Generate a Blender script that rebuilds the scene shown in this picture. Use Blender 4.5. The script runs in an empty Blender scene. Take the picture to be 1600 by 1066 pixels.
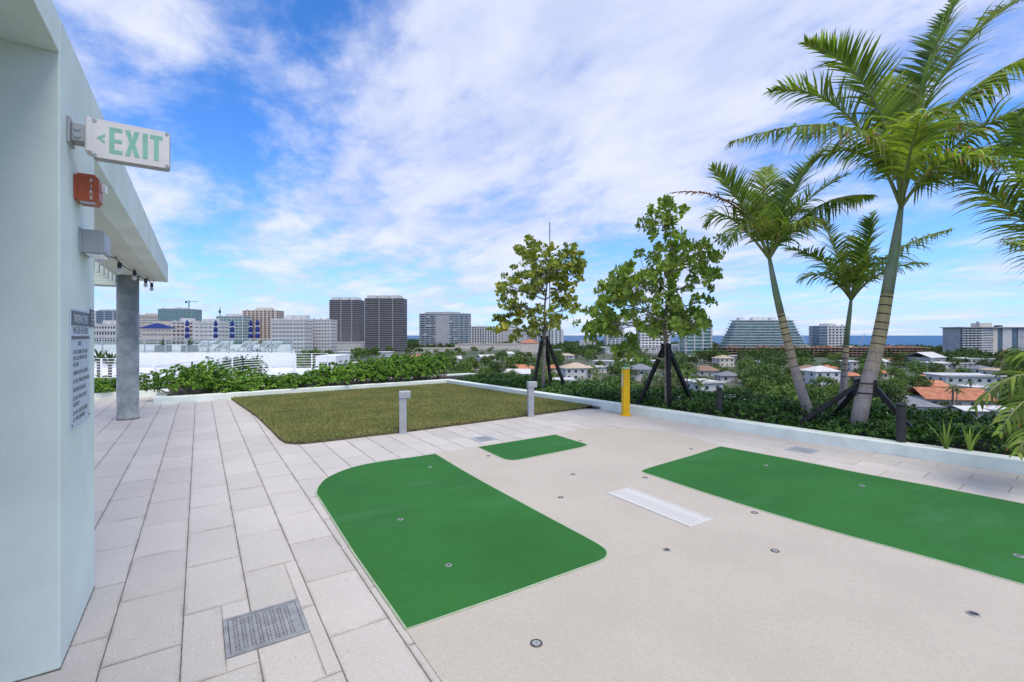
import bpy, math, random
import numpy as np
from mathutils import Vector, Matrix
random.seed(7); rng = np.random.default_rng(7)
SC = bpy.context.scene; COL = SC.collection
R = math.radians

# ------------------------------------------------------------------ camera
YAW = math.atan2(.554, .833)                 # view direction, clockwise from +Y
FW = np.array([math.sin(YAW), math.cos(YAW)]); RT = np.array([math.cos(YAW), -math.sin(YAW)])
FPX, CX, HV, EYE = 735.0, 800.0, 524.0, 1.5
cam_d = bpy.data.cameras.new('camera'); cam = bpy.data.objects.new('camera', cam_d); COL.objects.link(cam)
cam_d.sensor_width = 36; cam_d.lens = FPX / 1600 * 36; cam_d.shift_y = -(533 - HV) / 1600
cam_d.clip_start = .05; cam_d.clip_end = 90000
cam.location = (0, 0, EYE); cam.rotation_euler = (R(90), 0, -YAW); SC.camera = cam

# ------------------------------------------------------------------ sky + sun
SUN_EL, SUN_AZ = R(64), R(178)               # azimuth clockwise from +Y
w = bpy.data.worlds.new('World'); SC.world = w; w.use_nodes = True
wt = w.node_tree; wt.nodes.clear()
def N(tree, typ, **kw):
    n = tree.nodes.new(typ)
    for k, v in kw.items():
        if k.startswith('i_'): n.inputs[k[2:].replace('_', ' ')].default_value = v
        else: setattr(n, k, v)
    return n
def M(tree, op, a, b=None, c=None, clamp=False):
    n = tree.nodes.new('ShaderNodeMath'); n.operation = op; n.use_clamp = clamp
    for i, x in enumerate((a, b, c)):
        if x is None: continue
        if isinstance(x, (int, float)): n.inputs[i].default_value = x
        else: tree.links.new(x, n.inputs[i])
    return n.outputs[0]
def SMOOTH(tree, x, lo, hi):
    n = tree.nodes.new('ShaderNodeMapRange'); n.interpolation_type = 'SMOOTHSTEP'
    tree.links.new(x, n.inputs['Value']); n.inputs['From Min'].default_value = lo; n.inputs['From Max'].default_value = hi
    return n.outputs[0]
def MIXC(tree, fac, a, b, mode='MIX'):
    n = tree.nodes.new('ShaderNodeMix'); n.data_type = 'RGBA'; n.blend_type = mode
    for s, x in ((0, fac), (6, a), (7, b)):
        if isinstance(x, (int, float)): n.inputs[s].default_value = x
        elif isinstance(x, tuple): n.inputs[s].default_value = (*x, 1) if len(x) == 3 else x
        else: tree.links.new(x, n.inputs[s])
    return n.outputs[2]
tc = N(wt, 'ShaderNodeTexCoord'); sep = N(wt, 'ShaderNodeSeparateXYZ'); wt.links.new(tc.outputs['Generated'], sep.inputs[0])
sky = N(wt, 'ShaderNodeTexSky', sky_type='NISHITA', sun_disc=False, sun_elevation=SUN_EL, sun_rotation=SUN_AZ, air_density=.75, dust_density=.3, ozone_density=4.0)
SKY_STR = .12
zz = M(wt, 'MAXIMUM', sep.outputs[2], 0.0)
zc = M(wt, 'ADD', zz, .16)
comb = N(wt, 'ShaderNodeCombineXYZ'); wt.links.new(M(wt, 'DIVIDE', sep.outputs[0], zc), comb.inputs[0]); wt.links.new(M(wt, 'DIVIDE', sep.outputs[1], zc), comb.inputs[1])
def cloudnoise(rot, scl, scale, detail, rough, dist, off=(0, 0, 0)):
    mp = N(wt, 'ShaderNodeMapping'); wt.links.new(comb.outputs[0], mp.inputs[0])
    mp.inputs['Rotation'].default_value = (0, 0, R(rot)); mp.inputs['Scale'].default_value = scl; mp.inputs['Location'].default_value = off
    n = N(wt, 'ShaderNodeTexNoise', i_Scale=scale, i_Detail=detail, i_Roughness=rough, i_Distortion=dist); wt.links.new(mp.outputs[0], n.inputs['Vector'])
    return n.outputs['Fac']
n1 = cloudnoise(20, (1.0, .7, 1), .9, 6, .5, .4, (3.1, 1.7, 0))
n2 = cloudnoise(-35, (1.0, .62, 1), 2.2, 9, .58, .3, (7.3, 2.2, 0))
n3 = cloudnoise(50, (1, .8, 1), 7.0, 8, .65, .2)
def blob(u, v, ang_in, ang_out):
    d = np.array([*(FW + RT * (u - CX) / FPX), (HV - v) / FPX]); d /= np.linalg.norm(d)
    dot = M(wt, 'ADD', M(wt, 'ADD', M(wt, 'MULTIPLY', sep.outputs[0], float(d[0])), M(wt, 'MULTIPLY', sep.outputs[1], float(d[1]))), M(wt, 'MULTIPLY', sep.outputs[2], float(d[2])))
    return SMOOTH(wt, dot, math.cos(R(ang_out)), math.cos(R(ang_in)))
cov = M(wt, 'ADD', M(wt, 'MULTIPLY', n1, .62), M(wt, 'MULTIPLY', n2, .95))
cov = M(wt, 'ADD', M(wt, 'ADD', cov, M(wt, 'MULTIPLY', n3, .62)), -.11)
for u, v, a, b, amt in ((330, 110, 3, 16, -.15), (430, 160, 2, 10, -.10), (300, 250, 2, 9, -.08), (420, 340, 2, 12, .05), (560, 200, 1, 7, -.05), (1330, 300, 3, 15, -.22), (1480, 390, 3, 12, -.12), (560, 30, 2, 9, -.12),
                        (800, 180, 4, 24, .15), (620, 290, 2, 12, .10), (980, 60, 4, 20, .08), (150, 60, 2, 12, .16), (1080, 200, 3, 12, .06), (1250, 110, 4, 20, .16), (1150, 420, 2, 10, .08), (480, 380, 2, 10, .06), (1420, 430, 2, 12, .14), (1250, 330, 2, 9, .06)):
    cov = M(wt, 'ADD', cov, M(wt, 'MULTIPLY', blob(u, v, a, b), amt))
mask = SMOOTH(wt, cov, .70, 1.22)
ccol = MIXC(wt, SMOOTH(wt, n2, .35, .68), (.50, .57, .80), (.72, .75, .88))
skyc = MIXC(wt, 1.0, sky.outputs[0], (.62, 1.30, 1.98), 'MULTIPLY')
hz = M(wt, 'POWER', M(wt, 'SUBTRACT', 1.0, zz, clamp=True), 7.0)
k = 1 / SKY_STR
skyc = MIXC(wt, M(wt, 'MULTIPLY', hz, .85), skyc, (.50 * k, .66 * k, .90 * k))
cl = MIXC(wt, 1.0, ccol, (k, k, k), 'MULTIPLY')
allc = MIXC(wt, M(wt, 'MULTIPLY', mask, .93), skyc, cl)
bg = N(wt, 'ShaderNodeBackground', i_Strength=SKY_STR); wt.links.new(allc, bg.inputs[0])
wo = N(wt, 'ShaderNodeOutputWorld'); wt.links.new(bg.outputs[0], wo.inputs[0])
sd = bpy.data.lights.new('sun', 'SUN'); sun = bpy.data.objects.new('sun', sd); COL.objects.link(sun)
sd.energy = 2.6; sd.angle = R(40); sd.color = (1, .90, .75)
sv = Vector((math.sin(SUN_AZ) * math.cos(SUN_EL), math.cos(SUN_AZ) * math.cos(SUN_EL), math.sin(SUN_EL)))
sun.rotation_euler = sv.to_track_quat('Z', 'Y').to_euler(); sun.location = (0, 0, 60)
vs = SC.view_settings; vs.view_transform = 'Standard'; vs.look = 'None'; vs.exposure = .28; vs.gamma = 1; vs.use_curve_mapping = False
SC.cycles.max_bounces = 6; SC.cycles.use_denoising = True

# ------------------------------------------------------------------ helpers
def G(u, v, z=0.0):
    """deck-level point seen at photo pixel (u, v)"""
    f = FPX * (EYE - z) / (v - HV); p = f * (FW + RT * (u - CX) / FPX); return (float(p[0]), float(p[1]))
def C(u, D, z=0.0):
    p = D * (FW + RT * (u - CX) / FPX); return (float(p[0]), float(p[1]), z)
def ZV(v, D): return EYE + (HV - v) / FPX * D
class MB:
    def __init__(s): s.v, s.f, s.m = [], [], []
    def add(s, vs, fs, m=0):
        o = len(s.v); s.v += [tuple(map(float, p)) for p in vs]; s.f += [tuple(i + o for i in f) for f in fs]; s.m += [m] * len(fs); return s
    def box(s, x0, x1, y0, y1, z0, z1, m=0):
        return s.add([(x0,y0,z0),(x1,y0,z0),(x1,y1,z0),(x0,y1,z0),(x0,y0,z1),(x1,y0,z1),(x1,y1,z1),(x0,y1,z1)],
                     [(0,3,2,1),(4,5,6,7),(0,1,5,4),(1,2,6,5),(2,3,7,6),(3,0,4,7)], m)
    def cbox(s, x0, x1, y0, y1, z0, z1, c=.004, m=0):
        """box with chamfered upright and top edges"""
        def ring(d, z): return [(x0+d,y0+d+c,z),(x0+d+c,y0+d,z),(x1-d-c,y0+d,z),(x1-d,y0+d+c,z),(x1-d,y1-d-c,z),(x1-d-c,y1-d,z),(x0+d+c,y1-d,z),(x0+d,y1-d-c,z)]
        vs = ring(0, z0) + ring(0, z1 - c) + ring(c, z1)
        fs = [tuple(range(7, -1, -1)), tuple(range(16, 24))]
        for a in (0, 8):
            for i in range(8): fs.append((a+i, a+(i+1)%8, a+8+(i+1)%8, a+8+i))
        return s.add(vs, fs, m)
    def prism(s, poly, z0, z1, m=0):
        n = len(poly)
        if sum(poly[i][0]*poly[(i+1)%n][1]-poly[(i+1)%n][0]*poly[i][1] for i in range(n)) < 0: poly = poly[::-1]
        vs = [(x,y,z0) for x,y in poly] + [(x,y,z1) for x,y in poly]
        return s.add(vs, [tuple(range(n-1,-1,-1)), tuple(range(n,2*n))] + [(i,(i+1)%n,n+(i+1)%n,n+i) for i in range(n)], m)
    def tube(s, pts, rad, n=8, m=0, cap=True):
        pts = [Vector(p) for p in pts]
        if isinstance(rad, (int, float)): rad = [rad]*len(pts)
        vs, fs = [], []; ref = None
        for i, p in enumerate(pts):
            t = (pts[min(i+1,len(pts)-1)] - pts[max(i-1,0)]).normalized()
            if ref is None: ref = Vector((1,0,0)) if abs(t.x) < .8 else Vector((0,1,0))
            a = (ref - t*ref.dot(t)).normalized(); b = t.cross(a); ref = a
            for k in range(n):
                q = 2*math.pi*(k+.5)/n; vs.append(p + (a*math.cos(q)+b*math.sin(q))*rad[i])
        for i in range(len(pts)-1):
            for k in range(n): fs.append((i*n+k, i*n+(k+1)%n, (i+1)*n+(k+1)%n, (i+1)*n+k))
        if cap: fs += [tuple(range(n-1,-1,-1)), tuple(range((len(pts)-1)*n, len(pts)*n))]
        return s.add(vs, fs, m)
    def lathe(s, prof, n=16, m=0, c=(0,0,0)):
        vs = [(c[0]+r*math.cos(2*math.pi*k/n), c[1]+r*math.sin(2*math.pi*k/n), c[2]+z) for r,z in prof for k in range(n)]
        fs = [(i*n+k, i*n+(k+1)%n, (i+1)*n+(k+1)%n, (i+1)*n+k) for i in range(len(prof)-1) for k in range(n)]
        fs += [tuple(range(n-1,-1,-1)), tuple(range((len(prof)-1)*n, len(prof)*n))]
        return s.add(vs, fs, m)
    def mesh(s, name, mats, smooth=False):
        me = bpy.data.meshes.new(name); me.from_pydata(s.v, [], s.f)
        for x in (mats if isinstance(mats, (list, tuple)) else [mats]): me.materials.append(x)
        if any(s.m): me.polygons.foreach_set('material_index', s.m)
        if smooth: me.polygons.foreach_set('use_smooth', [True]*len(s.f))
        me.update(); return me
    def build(s, name, mats, parent=None, smooth=False, loc=None):
        return link(name, s.mesh(name, mats, smooth), parent, loc)
def link(name, data, parent=None, loc=None, rotz=0):
    o = bpy.data.objects.new(name, data); COL.objects.link(o)
    if parent is not None:
        o.parent = parent; KIDS.setdefault(parent.name, []).append(o)
    if loc is not None: o.location = loc
    if rotz: o.rotation_euler[2] = rotz
    return o
def trimesh(name, V, T, mats, MI=None, smooth=False):
    me = bpy.data.meshes.new(name); V = np.asarray(V, np.float32); T = np.asarray(T, np.int32)
    me.vertices.add(len(V)); me.vertices.foreach_set('co', V.ravel())
    me.loops.add(T.size); me.loops.foreach_set('vertex_index', T.ravel())
    me.polygons.add(len(T)); me.polygons.foreach_set('loop_start', np.arange(0, T.size, 3, dtype=np.int32))
    for x in (mats if isinstance(mats, (list, tuple)) else [mats]): me.materials.append(x)
    if MI is not None: me.polygons.foreach_set('material_index', np.asarray(MI, np.int32))
    if smooth: me.polygons.foreach_set('use_smooth', np.ones(len(T), bool))
    me.update(calc_edges=True); me.validate(); return me
def tag(o, label=None, cat=None, group=None, kind=None):
    for k_, x in (('label', label), ('category', cat), ('group', group), ('kind', kind)):
        if x: o[k_] = x
    return o
def thing(name, label, cat, loc=(0,0,0), rotz=0, group=None):
    return tag(link(name, None, None, loc, rotz), label, cat, group)
def dup(root, loc, rotz=None, label=None, group=None, scale=None):
    r = root.copy(); COL.objects.link(r); r.location = loc
    if rotz is not None: r.rotation_euler = (0, 0, rotz)
    if scale: r.scale = (scale,)*3 if isinstance(scale, (int, float)) else scale
    if label: r['label'] = label
    if group: r['group'] = group
    for ch in list(KIDS.get(root.name, [])):
        c = ch.copy(); COL.objects.link(c); c.parent = r
        for g in list(KIDS.get(ch.name, [])):
            d = g.copy(); COL.objects.link(d); d.parent = c
    return r
KIDS = {}
def unit(a): return a / np.maximum(np.linalg.norm(a, axis=-1, keepdims=True), 1e-9)
def leaves(P, D, Nn, L, Wd, cup=.12, bend=.1):
    """obovate leaves: 6 vertices and 4 triangles each"""
    P = np.asarray(P, float); n = len(P); D = unit(np.asarray(D, float)); Nn = np.asarray(Nn, float)
    S = unit(np.cross(D, Nn)); Nn = np.cross(S, D); L = np.broadcast_to(L, n)[:, None]; Wd = np.broadcast_to(Wd, n)[:, None]
    V = np.empty((n, 6, 3)); V[:, 0] = P
    for i, (t, wd, sg) in enumerate(((.38,.36,-1),(.38,.36,1),(.74,.5,-1),(.74,.5,1))):
        V[:, 1+i] = P + D*L*t + S*Wd*wd*sg + Nn*(Wd*cup - L*bend*t*t)
    V[:, 5] = P + D*L - Nn*L*bend
    T = np.array([[0,2,1],[1,2,4],[1,4,3],[3,4,5]]); T = (T[None] + 6*np.arange(n)[:, None, None]).reshape(-1, 3)
    return V.reshape(-1, 3), T
def rdir(n, zmin=-1, zmax=1):
    z = rng.uniform(zmin, zmax, n); a = rng.uniform(0, 2*math.pi, n); r = np.sqrt(1 - z*z)
    return np.stack([r*np.cos(a), r*np.sin(a), z], 1)

# ------------------------------------------------------------------ materials
def mat(name, col, rough=.7, var=.12, scale=6.0, bump=0.0, bscale=60.0, metal=0.0, objvar=0.0, island=0.0, col2=None, spec=.4, trans=0.0, coords='Object', detail=5):
    m = bpy.data.materials.new(name); m.use_nodes = True; t = m.node_tree; b = t.nodes['Principled BSDF']
    b.inputs['Roughness'].default_value = rough; b.inputs['Metallic'].default_value = metal; b.inputs['Specular IOR Level'].default_value = spec
    tcn = N(t, 'ShaderNodeTexCoord'); nz = N(t, 'ShaderNodeTexNoise', i_Scale=scale, i_Detail=detail, i_Roughness=.6); t.links.new(tcn.outputs[coords], nz.inputs['Vector'])
    c2 = col2 or tuple(max(0, x*(1-2*var)) for x in col); c1 = col if col2 else tuple(min(1, x*(1+var)) for x in col)
    c = MIXC(t, SMOOTH(t, nz.outputs['Fac'], .3, .7), c2, c1)
    if objvar:
        oi = N(t, 'ShaderNodeObjectInfo'); f = M(t, 'MULTIPLY_ADD', oi.outputs['Random'], 2*objvar, 1-objvar); cb = N(t, 'ShaderNodeCombineXYZ')
        for i in range(3): t.links.new(f, cb.inputs[i])
        c = MIXC(t, 1.0, c, cb.outputs[0], 'MULTIPLY')
    if island:
        ge = N(t, 'ShaderNodeNewGeometry'); f = M(t, 'MULTIPLY_ADD', ge.outputs['Random Per Island'], 2*island, 1-island); cb = N(t, 'ShaderNodeCombineXYZ')
        for i, kk in enumerate((1.0, 1.0, .9)): t.links.new(M(t, 'POWER', f, kk), cb.inputs[i])
        c = MIXC(t, 1.0, c, cb.outputs[0], 'MULTIPLY')
    t.links.new(c, b.inputs['Base Color'])
    if bump:
        n2_ = N(t, 'ShaderNodeTexNoise', i_Scale=bscale, i_Detail=4); t.links.new(tcn.outputs[coords], n2_.inputs['Vector'])
        bp = N(t, 'ShaderNodeBump', i_Strength=bump, i_Distance=.01); t.links.new(n2_.outputs['Fac'], bp.inputs['Height']); t.links.new(bp.outputs[0], b.inputs['Normal'])
    if trans:
        out = t.nodes['Material Output']; tr = N(t, 'ShaderNodeBsdfTranslucent'); t.links.new(MIXC(t, 1.0, c, (1.3,1.5,.5), 'MULTIPLY'), tr.inputs[0])
        mx = N(t, 'ShaderNodeMixShader'); mx.inputs[0].default_value = trans; t.links.new(b.outputs[0], mx.inputs[1]); t.links.new(tr.outputs[0], mx.inputs[2]); t.links.new(mx.outputs[0], out.inputs[0])
    return m
def leafmat(name, dark, light, island=.35, objvar=.12, rough=.5, trans=.22):
    m = mat(name, light, rough, scale=1.3, col2=dark, objvar=objvar, island=island, trans=trans, spec=.3, coords='Object'); return m
MT = {}
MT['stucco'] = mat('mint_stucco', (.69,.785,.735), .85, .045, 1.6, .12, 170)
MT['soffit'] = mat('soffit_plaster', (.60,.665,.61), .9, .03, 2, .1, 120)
MT['kerbpaint'] = mat('pale_kerb_paint', (.80,.86,.78), .6, .06, 3, .1, 90)
MT['joint'] = mat('sand_joint', (.20,.185,.165), .95, .3, 30)
MT['white'] = mat('white_paint', (.78,.79,.80), .5, .03, 3)
MT['farwhite'] = mat('white_render', (.60,.60,.59), .8, .05, .2, objvar=.08)
MT['cream'] = mat('cream_render', (.60,.54,.47), .8, .06, .2, objvar=.1)
MT['grey'] = mat('grey_render', (.40,.41,.43), .8, .08, .15, objvar=.06)
MT['dark'] = mat('dark_screen', (.085,.076,.08), .6, .15, .3)
MT['brown'] = mat('brown_concrete', (.30,.20,.16), .85, .15, .3)
MT['winglass'] = mat('window_glass', (.055,.075,.10), .15, .25, .6, spec=.6)
MT['bluewin'] = mat('blue_window_glass', (.10,.19,.26), .15, .2, .5, spec=.6)
MT['teal'] = mat('teal_glass', (.16,.33,.33), .18, .25, .4, spec=.6)
MT['terracotta'] = mat('terracotta_tiles', (.50,.20,.11), .8, .18, .8, .3, 4, objvar=.12)
MT['tan_roof'] = mat('tan_tiles', (.47,.38,.28), .8, .12, .8, objvar=.1)
MT['grey_roof'] = mat('grey_shingle', (.22,.23,.26), .85, .15, .8, objvar=.1)
MT['brown_roof'] = mat('brown_tiles', (.28,.17,.12), .85, .15, .8)
MT['asphalt'] = mat('asphalt', (.17,.165,.16), .9, .15, .3)
MT['steel'] = mat('brushed_steel', (.36,.36,.355), .45, .12, 14, metal=.25)
MT['galv'] = mat('powder_grey', (.36,.38,.41), .45, .06, 8)
MT['boxgrey'] = mat('fixture_grey', (.34,.36,.37), .5, .06, 8)
MT['black'] = mat('black_stain', (.012,.012,.014), .55, .3, 12)
MT['blackmetal'] = mat('charcoal_metal', (.035,.035,.038), .5, .15, 10)
MT['yellow'] = mat('yellow_enamel', (.80,.47,.005), .4, .05, 9)
MT['red'] = mat('fire_red', (.42,.088,.03), .42, .08, 8)
MT['signwhite'] = mat('sign_plastic', (.70,.69,.69), .4, .03, 8)
MT['exitgreen'] = mat('exit_green', (.24,.52,.40), .5, .04, 20)
MT['signgrey'] = mat('sign_dark_grey', (.10,.115,.14), .5, .05, 20)
MT['signpale'] = mat('sign_pale', (.50,.58,.66), .5, .03, 10)
MT['blue'] = mat('blue_canvas', (.006,.022,.15), .7, .15, 3)
MT['lens'] = mat('clear_lens', (.70,.72,.75), .12, .05, 10, spec=.7)
MT['bark'] = mat('pale_bark', (.34,.29,.24), .9, .25, 14, .4, 60)
MT['soil'] = mat('dark_mulch', (.045,.035,.027), .95, .4, 18, .6, 60)
MT['trunkfar'] = mat('grey_bark', (.22,.18,.14), .9, .2, 2)
MT['lf_clusia'] = leafmat('clusia_leaf', (.075,.17,.018), (.21,.37,.045))
MT['lf_cover'] = leafmat('cover_leaf', (.035,.09,.024), (.10,.20,.045), .5)
MT['lf_tree'] = leafmat('tree_leaf', (.17,.22,.045), (.39,.42,.085), .42, .18, trans=.30)
MT['lf_tree2'] = leafmat('tree_leaf_green', (.13,.21,.04), (.31,.40,.075), .42, .18, trans=.30)
MT['lf_yellow'] = leafmat('yellowing_leaf', (.26,.28,.03), (.42,.38,.04), .3, .1)
MT['frond'] = leafmat('palm_leaflet', (.10,.17,.03), (.32,.40,.065), .5, .15, trans=.28)
MT['rachis'] = mat('palm_rachis', (.22,.26,.08), .5, .1, 6)
MT['deadfrond'] = mat('dead_frond', (.30,.14,.045), .8, .3, 8, island=.3)
MT['far1'] = leafmat('far_leaf_dark', (.05,.10,.026), (.11,.18,.04), .5, .3, .7, .1)
MT['far2'] = leafmat('far_leaf_mid', (.075,.14,.03), (.165,.245,.05), .5, .3, .7, .1)
MT['far3'] = leafmat('far_leaf_olive', (.085,.11,.045), (.16,.19,.085), .4, .25, .7, .1)
MT['farpalm'] = leafmat('far_palm_leaf', (.05,.10,.025), (.12,.185,.05), .4, .2, .6, .1)
# ------------------------------------------------------------------ special ground materials
def speckled(name, col, var, specks, gscale, rough=.75, smudge=None, objvar=0.0, stain=None):
    m = bpy.data.materials.new(name); m.use_nodes = True; t = m.node_tree; b = t.nodes['Principled BSDF']; b.inputs['Roughness'].default_value = rough
    b.inputs['Specular IOR Level'].default_value = .12
    geo = N(t, 'ShaderNodeNewGeometry'); P = geo.outputs['Position']
    def nz(scale, det=4, ro=.6):
        n = N(t, 'ShaderNodeTexNoise', i_Scale=scale, i_Detail=det, i_Roughness=ro); t.links.new(P, n.inputs['Vector']); return n.outputs['Fac']
    c = MIXC(t, SMOOTH(t, nz(1.3), .3, .7), tuple(x*(1-var) for x in col), tuple(x*(1+var) for x in col))
    fine = nz(gscale, 3, .7)
    c = MIXC(t, M(t, 'MULTIPLY', SMOOTH(t, fine, .35, .7), .45), c, tuple(x*.66 for x in col)); mid = nz(34, 4, .7)
    c = MIXC(t, M(t, 'MULTIPLY', SMOOTH(t, mid, .4, .75), .30), c, tuple(x*.74 for x in col))
    if specks:
        vo = N(t, 'ShaderNodeTexVoronoi', i_Scale=52.0); t.links.new(P, vo.inputs['Vector'])
        sepc = N(t, 'ShaderNodeSeparateColor'); t.links.new(vo.outputs['Color'], sepc.inputs[0])
        f = M(t, 'MULTIPLY', M(t, 'LESS_THAN', vo.outputs['Distance'], .26), M(t, 'GREATER_THAN', sepc.outputs[0], .80))
        c = MIXC(t, M(t, 'MULTIPLY', f, .38), c, (.72,.71,.69))
        f = M(t, 'MULTIPLY', M(t, 'LESS_THAN', vo.outputs['Distance'], .2), M(t, 'LESS_THAN', sepc.outputs[1], .07))
        c = MIXC(t, M(t, 'MULTIPLY', f, .6), c, (.14,.12,.10))
        tg = N(t, 'ShaderNodeTexCoord'); sg_ = N(t, 'ShaderNodeSeparateXYZ'); t.links.new(tg.outputs['Generated'], sg_.inputs[0])
        ex = M(t, 'MINIMUM', sg_.outputs[0], M(t, 'SUBTRACT', 1.0, sg_.outputs[0])); ey = M(t, 'MULTIPLY', M(t, 'MINIMUM', sg_.outputs[1], M(t, 'SUBTRACT', 1.0, sg_.outputs[1])), 2.0)
        edge = M(t, 'SUBTRACT', 1.0, SMOOTH(t, M(t, 'MINIMUM', ex, ey), .0, .075)); c = MIXC(t, M(t, 'MULTIPLY', M(t, 'MULTIPLY', edge, SMOOTH(t, nz(5, 6, .7), .35, .7)), .55), c, (.25,.225,.19))
    if smudge:
        mp = N(t, 'ShaderNodeMapping'); t.links.new(P, mp.inputs[0]); mp.inputs['Rotation'].default_value = (0,0,.5); mp.inputs['Scale'].default_value = (.5,1.6,1)
        n = N(t, 'ShaderNodeTexNoise', i_Scale=1.1, i_Detail=7, i_Roughness=.62, i_Distortion=.4); t.links.new(mp.outputs[0], n.inputs['Vector'])
        c = MIXC(t, M(t, 'MULTIPLY', SMOOTH(t, n.outputs['Fac'], .52, .74), .38), c, smudge)
    if stain:
        c = MIXC(t, M(t, 'MULTIPLY', SMOOTH(t, nz(2.6, 8, .7), .56, .8), .5), c, stain)
        c = MIXC(t, M(t, 'MULTIPLY', SMOOTH(t, nz(9, 6, .7), .66, .8), .4), c, stain)
    if objvar:
        oi = N(t, 'ShaderNodeObjectInfo'); f = M(t, 'MULTIPLY_ADD', oi.outputs['Random'], 2*objvar, 1-objvar); cb = N(t, 'ShaderNodeCombineXYZ')
        for i in range(3): t.links.new(f, cb.inputs[i])
        c = MIXC(t, 1.0, c, cb.outputs[0], 'MULTIPLY')
    t.links.new(c, b.inputs['Base Color'])
    bp = N(t, 'ShaderNodeBump', i_Strength=.35, i_Distance=.004); t.links.new(fine, bp.inputs['Height']); t.links.new(bp.outputs[0], b.inputs['Normal'])
    return m
MT['paver'] = speckled('shell_concrete_paver', (.56,.525,.485), .05, True, 110, .7, objvar=.06, stain=(.34,.315,.29))
MT['beige'] = speckled('beige_rubber', (.52,.475,.405), .045, False, 150, .85, stain=(.41,.37,.325))
MT['green'] = speckled('green_rubber', (.036,.158,.038), .10, False, 150, .9, smudge=(.075,.20,.095), stain=(.026,.12,.034))
MT['edgeline'] = mat('pale_edge_line', (.36,.46,.30), .8, .08, 20)

# ------------------------------------------------------------------ terrace structure
KERB = [(-9,14.5),(-.82,14.5),(-.82,12.72),(6.25,13.0),(6.885,6.02),(7.12,3.06),(7.385,1.16),(7.9,-4.5)]
def offset(path, d):
    out = []
    for i, p in enumerate(path):
        ns = []
        for a, b in ((i-1, i), (i, i+1)):
            if a < 0 or b >= len(path): continue
            dx, dy = path[b][0]-path[a][0], path[b][1]-path[a][1]; l = math.hypot(dx, dy); ns.append((-dy/l, dx/l))
        nx, ny = sum(n[0] for n in ns)/len(ns), sum(n[1] for n in ns)/len(ns)
        s = d / (nx*ns[0][0] + ny*ns[0][1]); out.append((p[0]+nx*s, p[1]+ny*s))
    return out
def strip(mb, path, d0, d1, z0, z1, m=0, c=.008):
    """solid ribbon along a path, between two sideways offsets, with softened top edges"""
    A, B, A2, B2 = offset(path, d0), offset(path, d1), offset(path, d0+c), offset(path, d1-c)
    vs, fs = [], []
    for i in range(len(path)):
        vs += [(*A[i], z0), (*A[i], z1-c), (*A2[i], z1), (*B2[i], z1), (*B[i], z1-c), (*B[i], z0)]
    for i in range(len(path)-1):
        for k in range(5): fs.append((i*6+k, (i+1)*6+k, (i+1)*6+k+1, i*6+k+1))
        fs.append((i*6+5, (i+1)*6+5, (i+1)*6, i*6))
    n = (len(path)-1)*6
    fs += [(0,1,2,3,4,5), (n+5,n+4,n+3,n+2,n+1,n)]
    mb.add(vs, [f[::-1] for f in fs], m); return mb
outer = offset(KERB, 2.35)
tag(MB().prism(KERB + [(-9,-4.5)], -.30, -.012).build('roof_terrace', MT['joint']), kind='structure')
kerb = tag(strip(MB(), KERB, 0, .22, -.05, .15).build('kerb', MT['kerbpaint']), kind='structure')
tag(strip(MB(), KERB, .222, 2.2, -.30, .045).build('planting_bed', MT['soil']), kind='structure')
tag(strip(MB(), KERB, 2.202, 2.35, -.30, .10).build('parapet', MT['kerbpaint']), kind='structure')
tag(MB().prism(outer + [(-9,-4.5)], -22.4, -.302).build('terrace_building', MT['stucco']), kind='structure')

PADPX_ARC = [(494.5,772),(499,760),(512,747.5),(538,735.5),(566,727.5),(600,721.5),(640,716),(681,710)]
PADPX_TOP = [(748,697.5),(867.5,678.5),(895,673.5),(920,671),(960,669.5),(1000,670.5),(1040,675),(1080,683),(1126,697),(1230,716),(1340,738),(1460,760),(1600,787)]
def densify(p, n=4):
    """Catmull-Rom through the points"""
    P = [np.array(q) for q in p]; P = [2*P[0]-P[1]] + P + [2*P[-1]-P[-2]]; o = []
    for i in range(1, len(P)-2):
        for k in range(n):
            t = k/n; a, b, c, d = P[i-1:i+3]
            o.append(tuple(.5*((2*b)+(-a+c)*t+(2*a-5*b+4*c-d)*t*t+(-a+3*b-3*c+d)*t**3)))
    return o + [tuple(P[-2])]
arc = densify([G(*p) for p in PADPX_ARC], 4)
PADTOP = densify([G(*p) for p in PADPX_TOP], 3)
PAD = [(.86,-4.4),(.875,2.29),(.885,3.3)] + arc + PADTOP + [(6.45,-2),(6.7,-4.4)]
pad = tag(MB().prism(PAD, -.01, .004).build('splash_pad', MT['beige']), kind='structure')
GREENS = [
    arc + [G(*p) for p in densify([(681,710.5),(718,733),(760,757),(806,782),(850,806),(895,830),(928,848)], 3)] + densify([G(*p) for p in [(928,848),(943,857.5),(948.5,866),(944,874),(930,880.5)]], 4)[1:] + [G(870,902), G(800,927.5), G(715,957), (.88,2.29), (.886,3.3)],
    [G(747,699.5), G(867.5,680)] + [G(890,687)] + densify([G(*p) for p in [(910,693),(917,695.7),(912,698.6),(895,702.5)]], 4) + [G(860,709.5)] + densify([G(*p) for p in [(825,716.5),(806,719.7),(791,718.9),(778,714)]], 4),
    [G(1126,698.5)] + [G(*p) for p in ((1230,717.5),(1340,739.5),(1460,761.5),(1600,788.5))] + [(6.37,-2),(4.35,-2)] + [G(1600,915)] + [G(*p) for p in densify([(1520,892),(1420,864),(1330,839.5),(1240,814),(1150,786.5),(1080,764),(1040,750.5)],2)] + densify([G(*p) for p in [(1022,744.5),(1008,740),(1003,737.3),(1009,734),(1030,727.5)]], 4) + [G(1080,713)],
]
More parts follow.
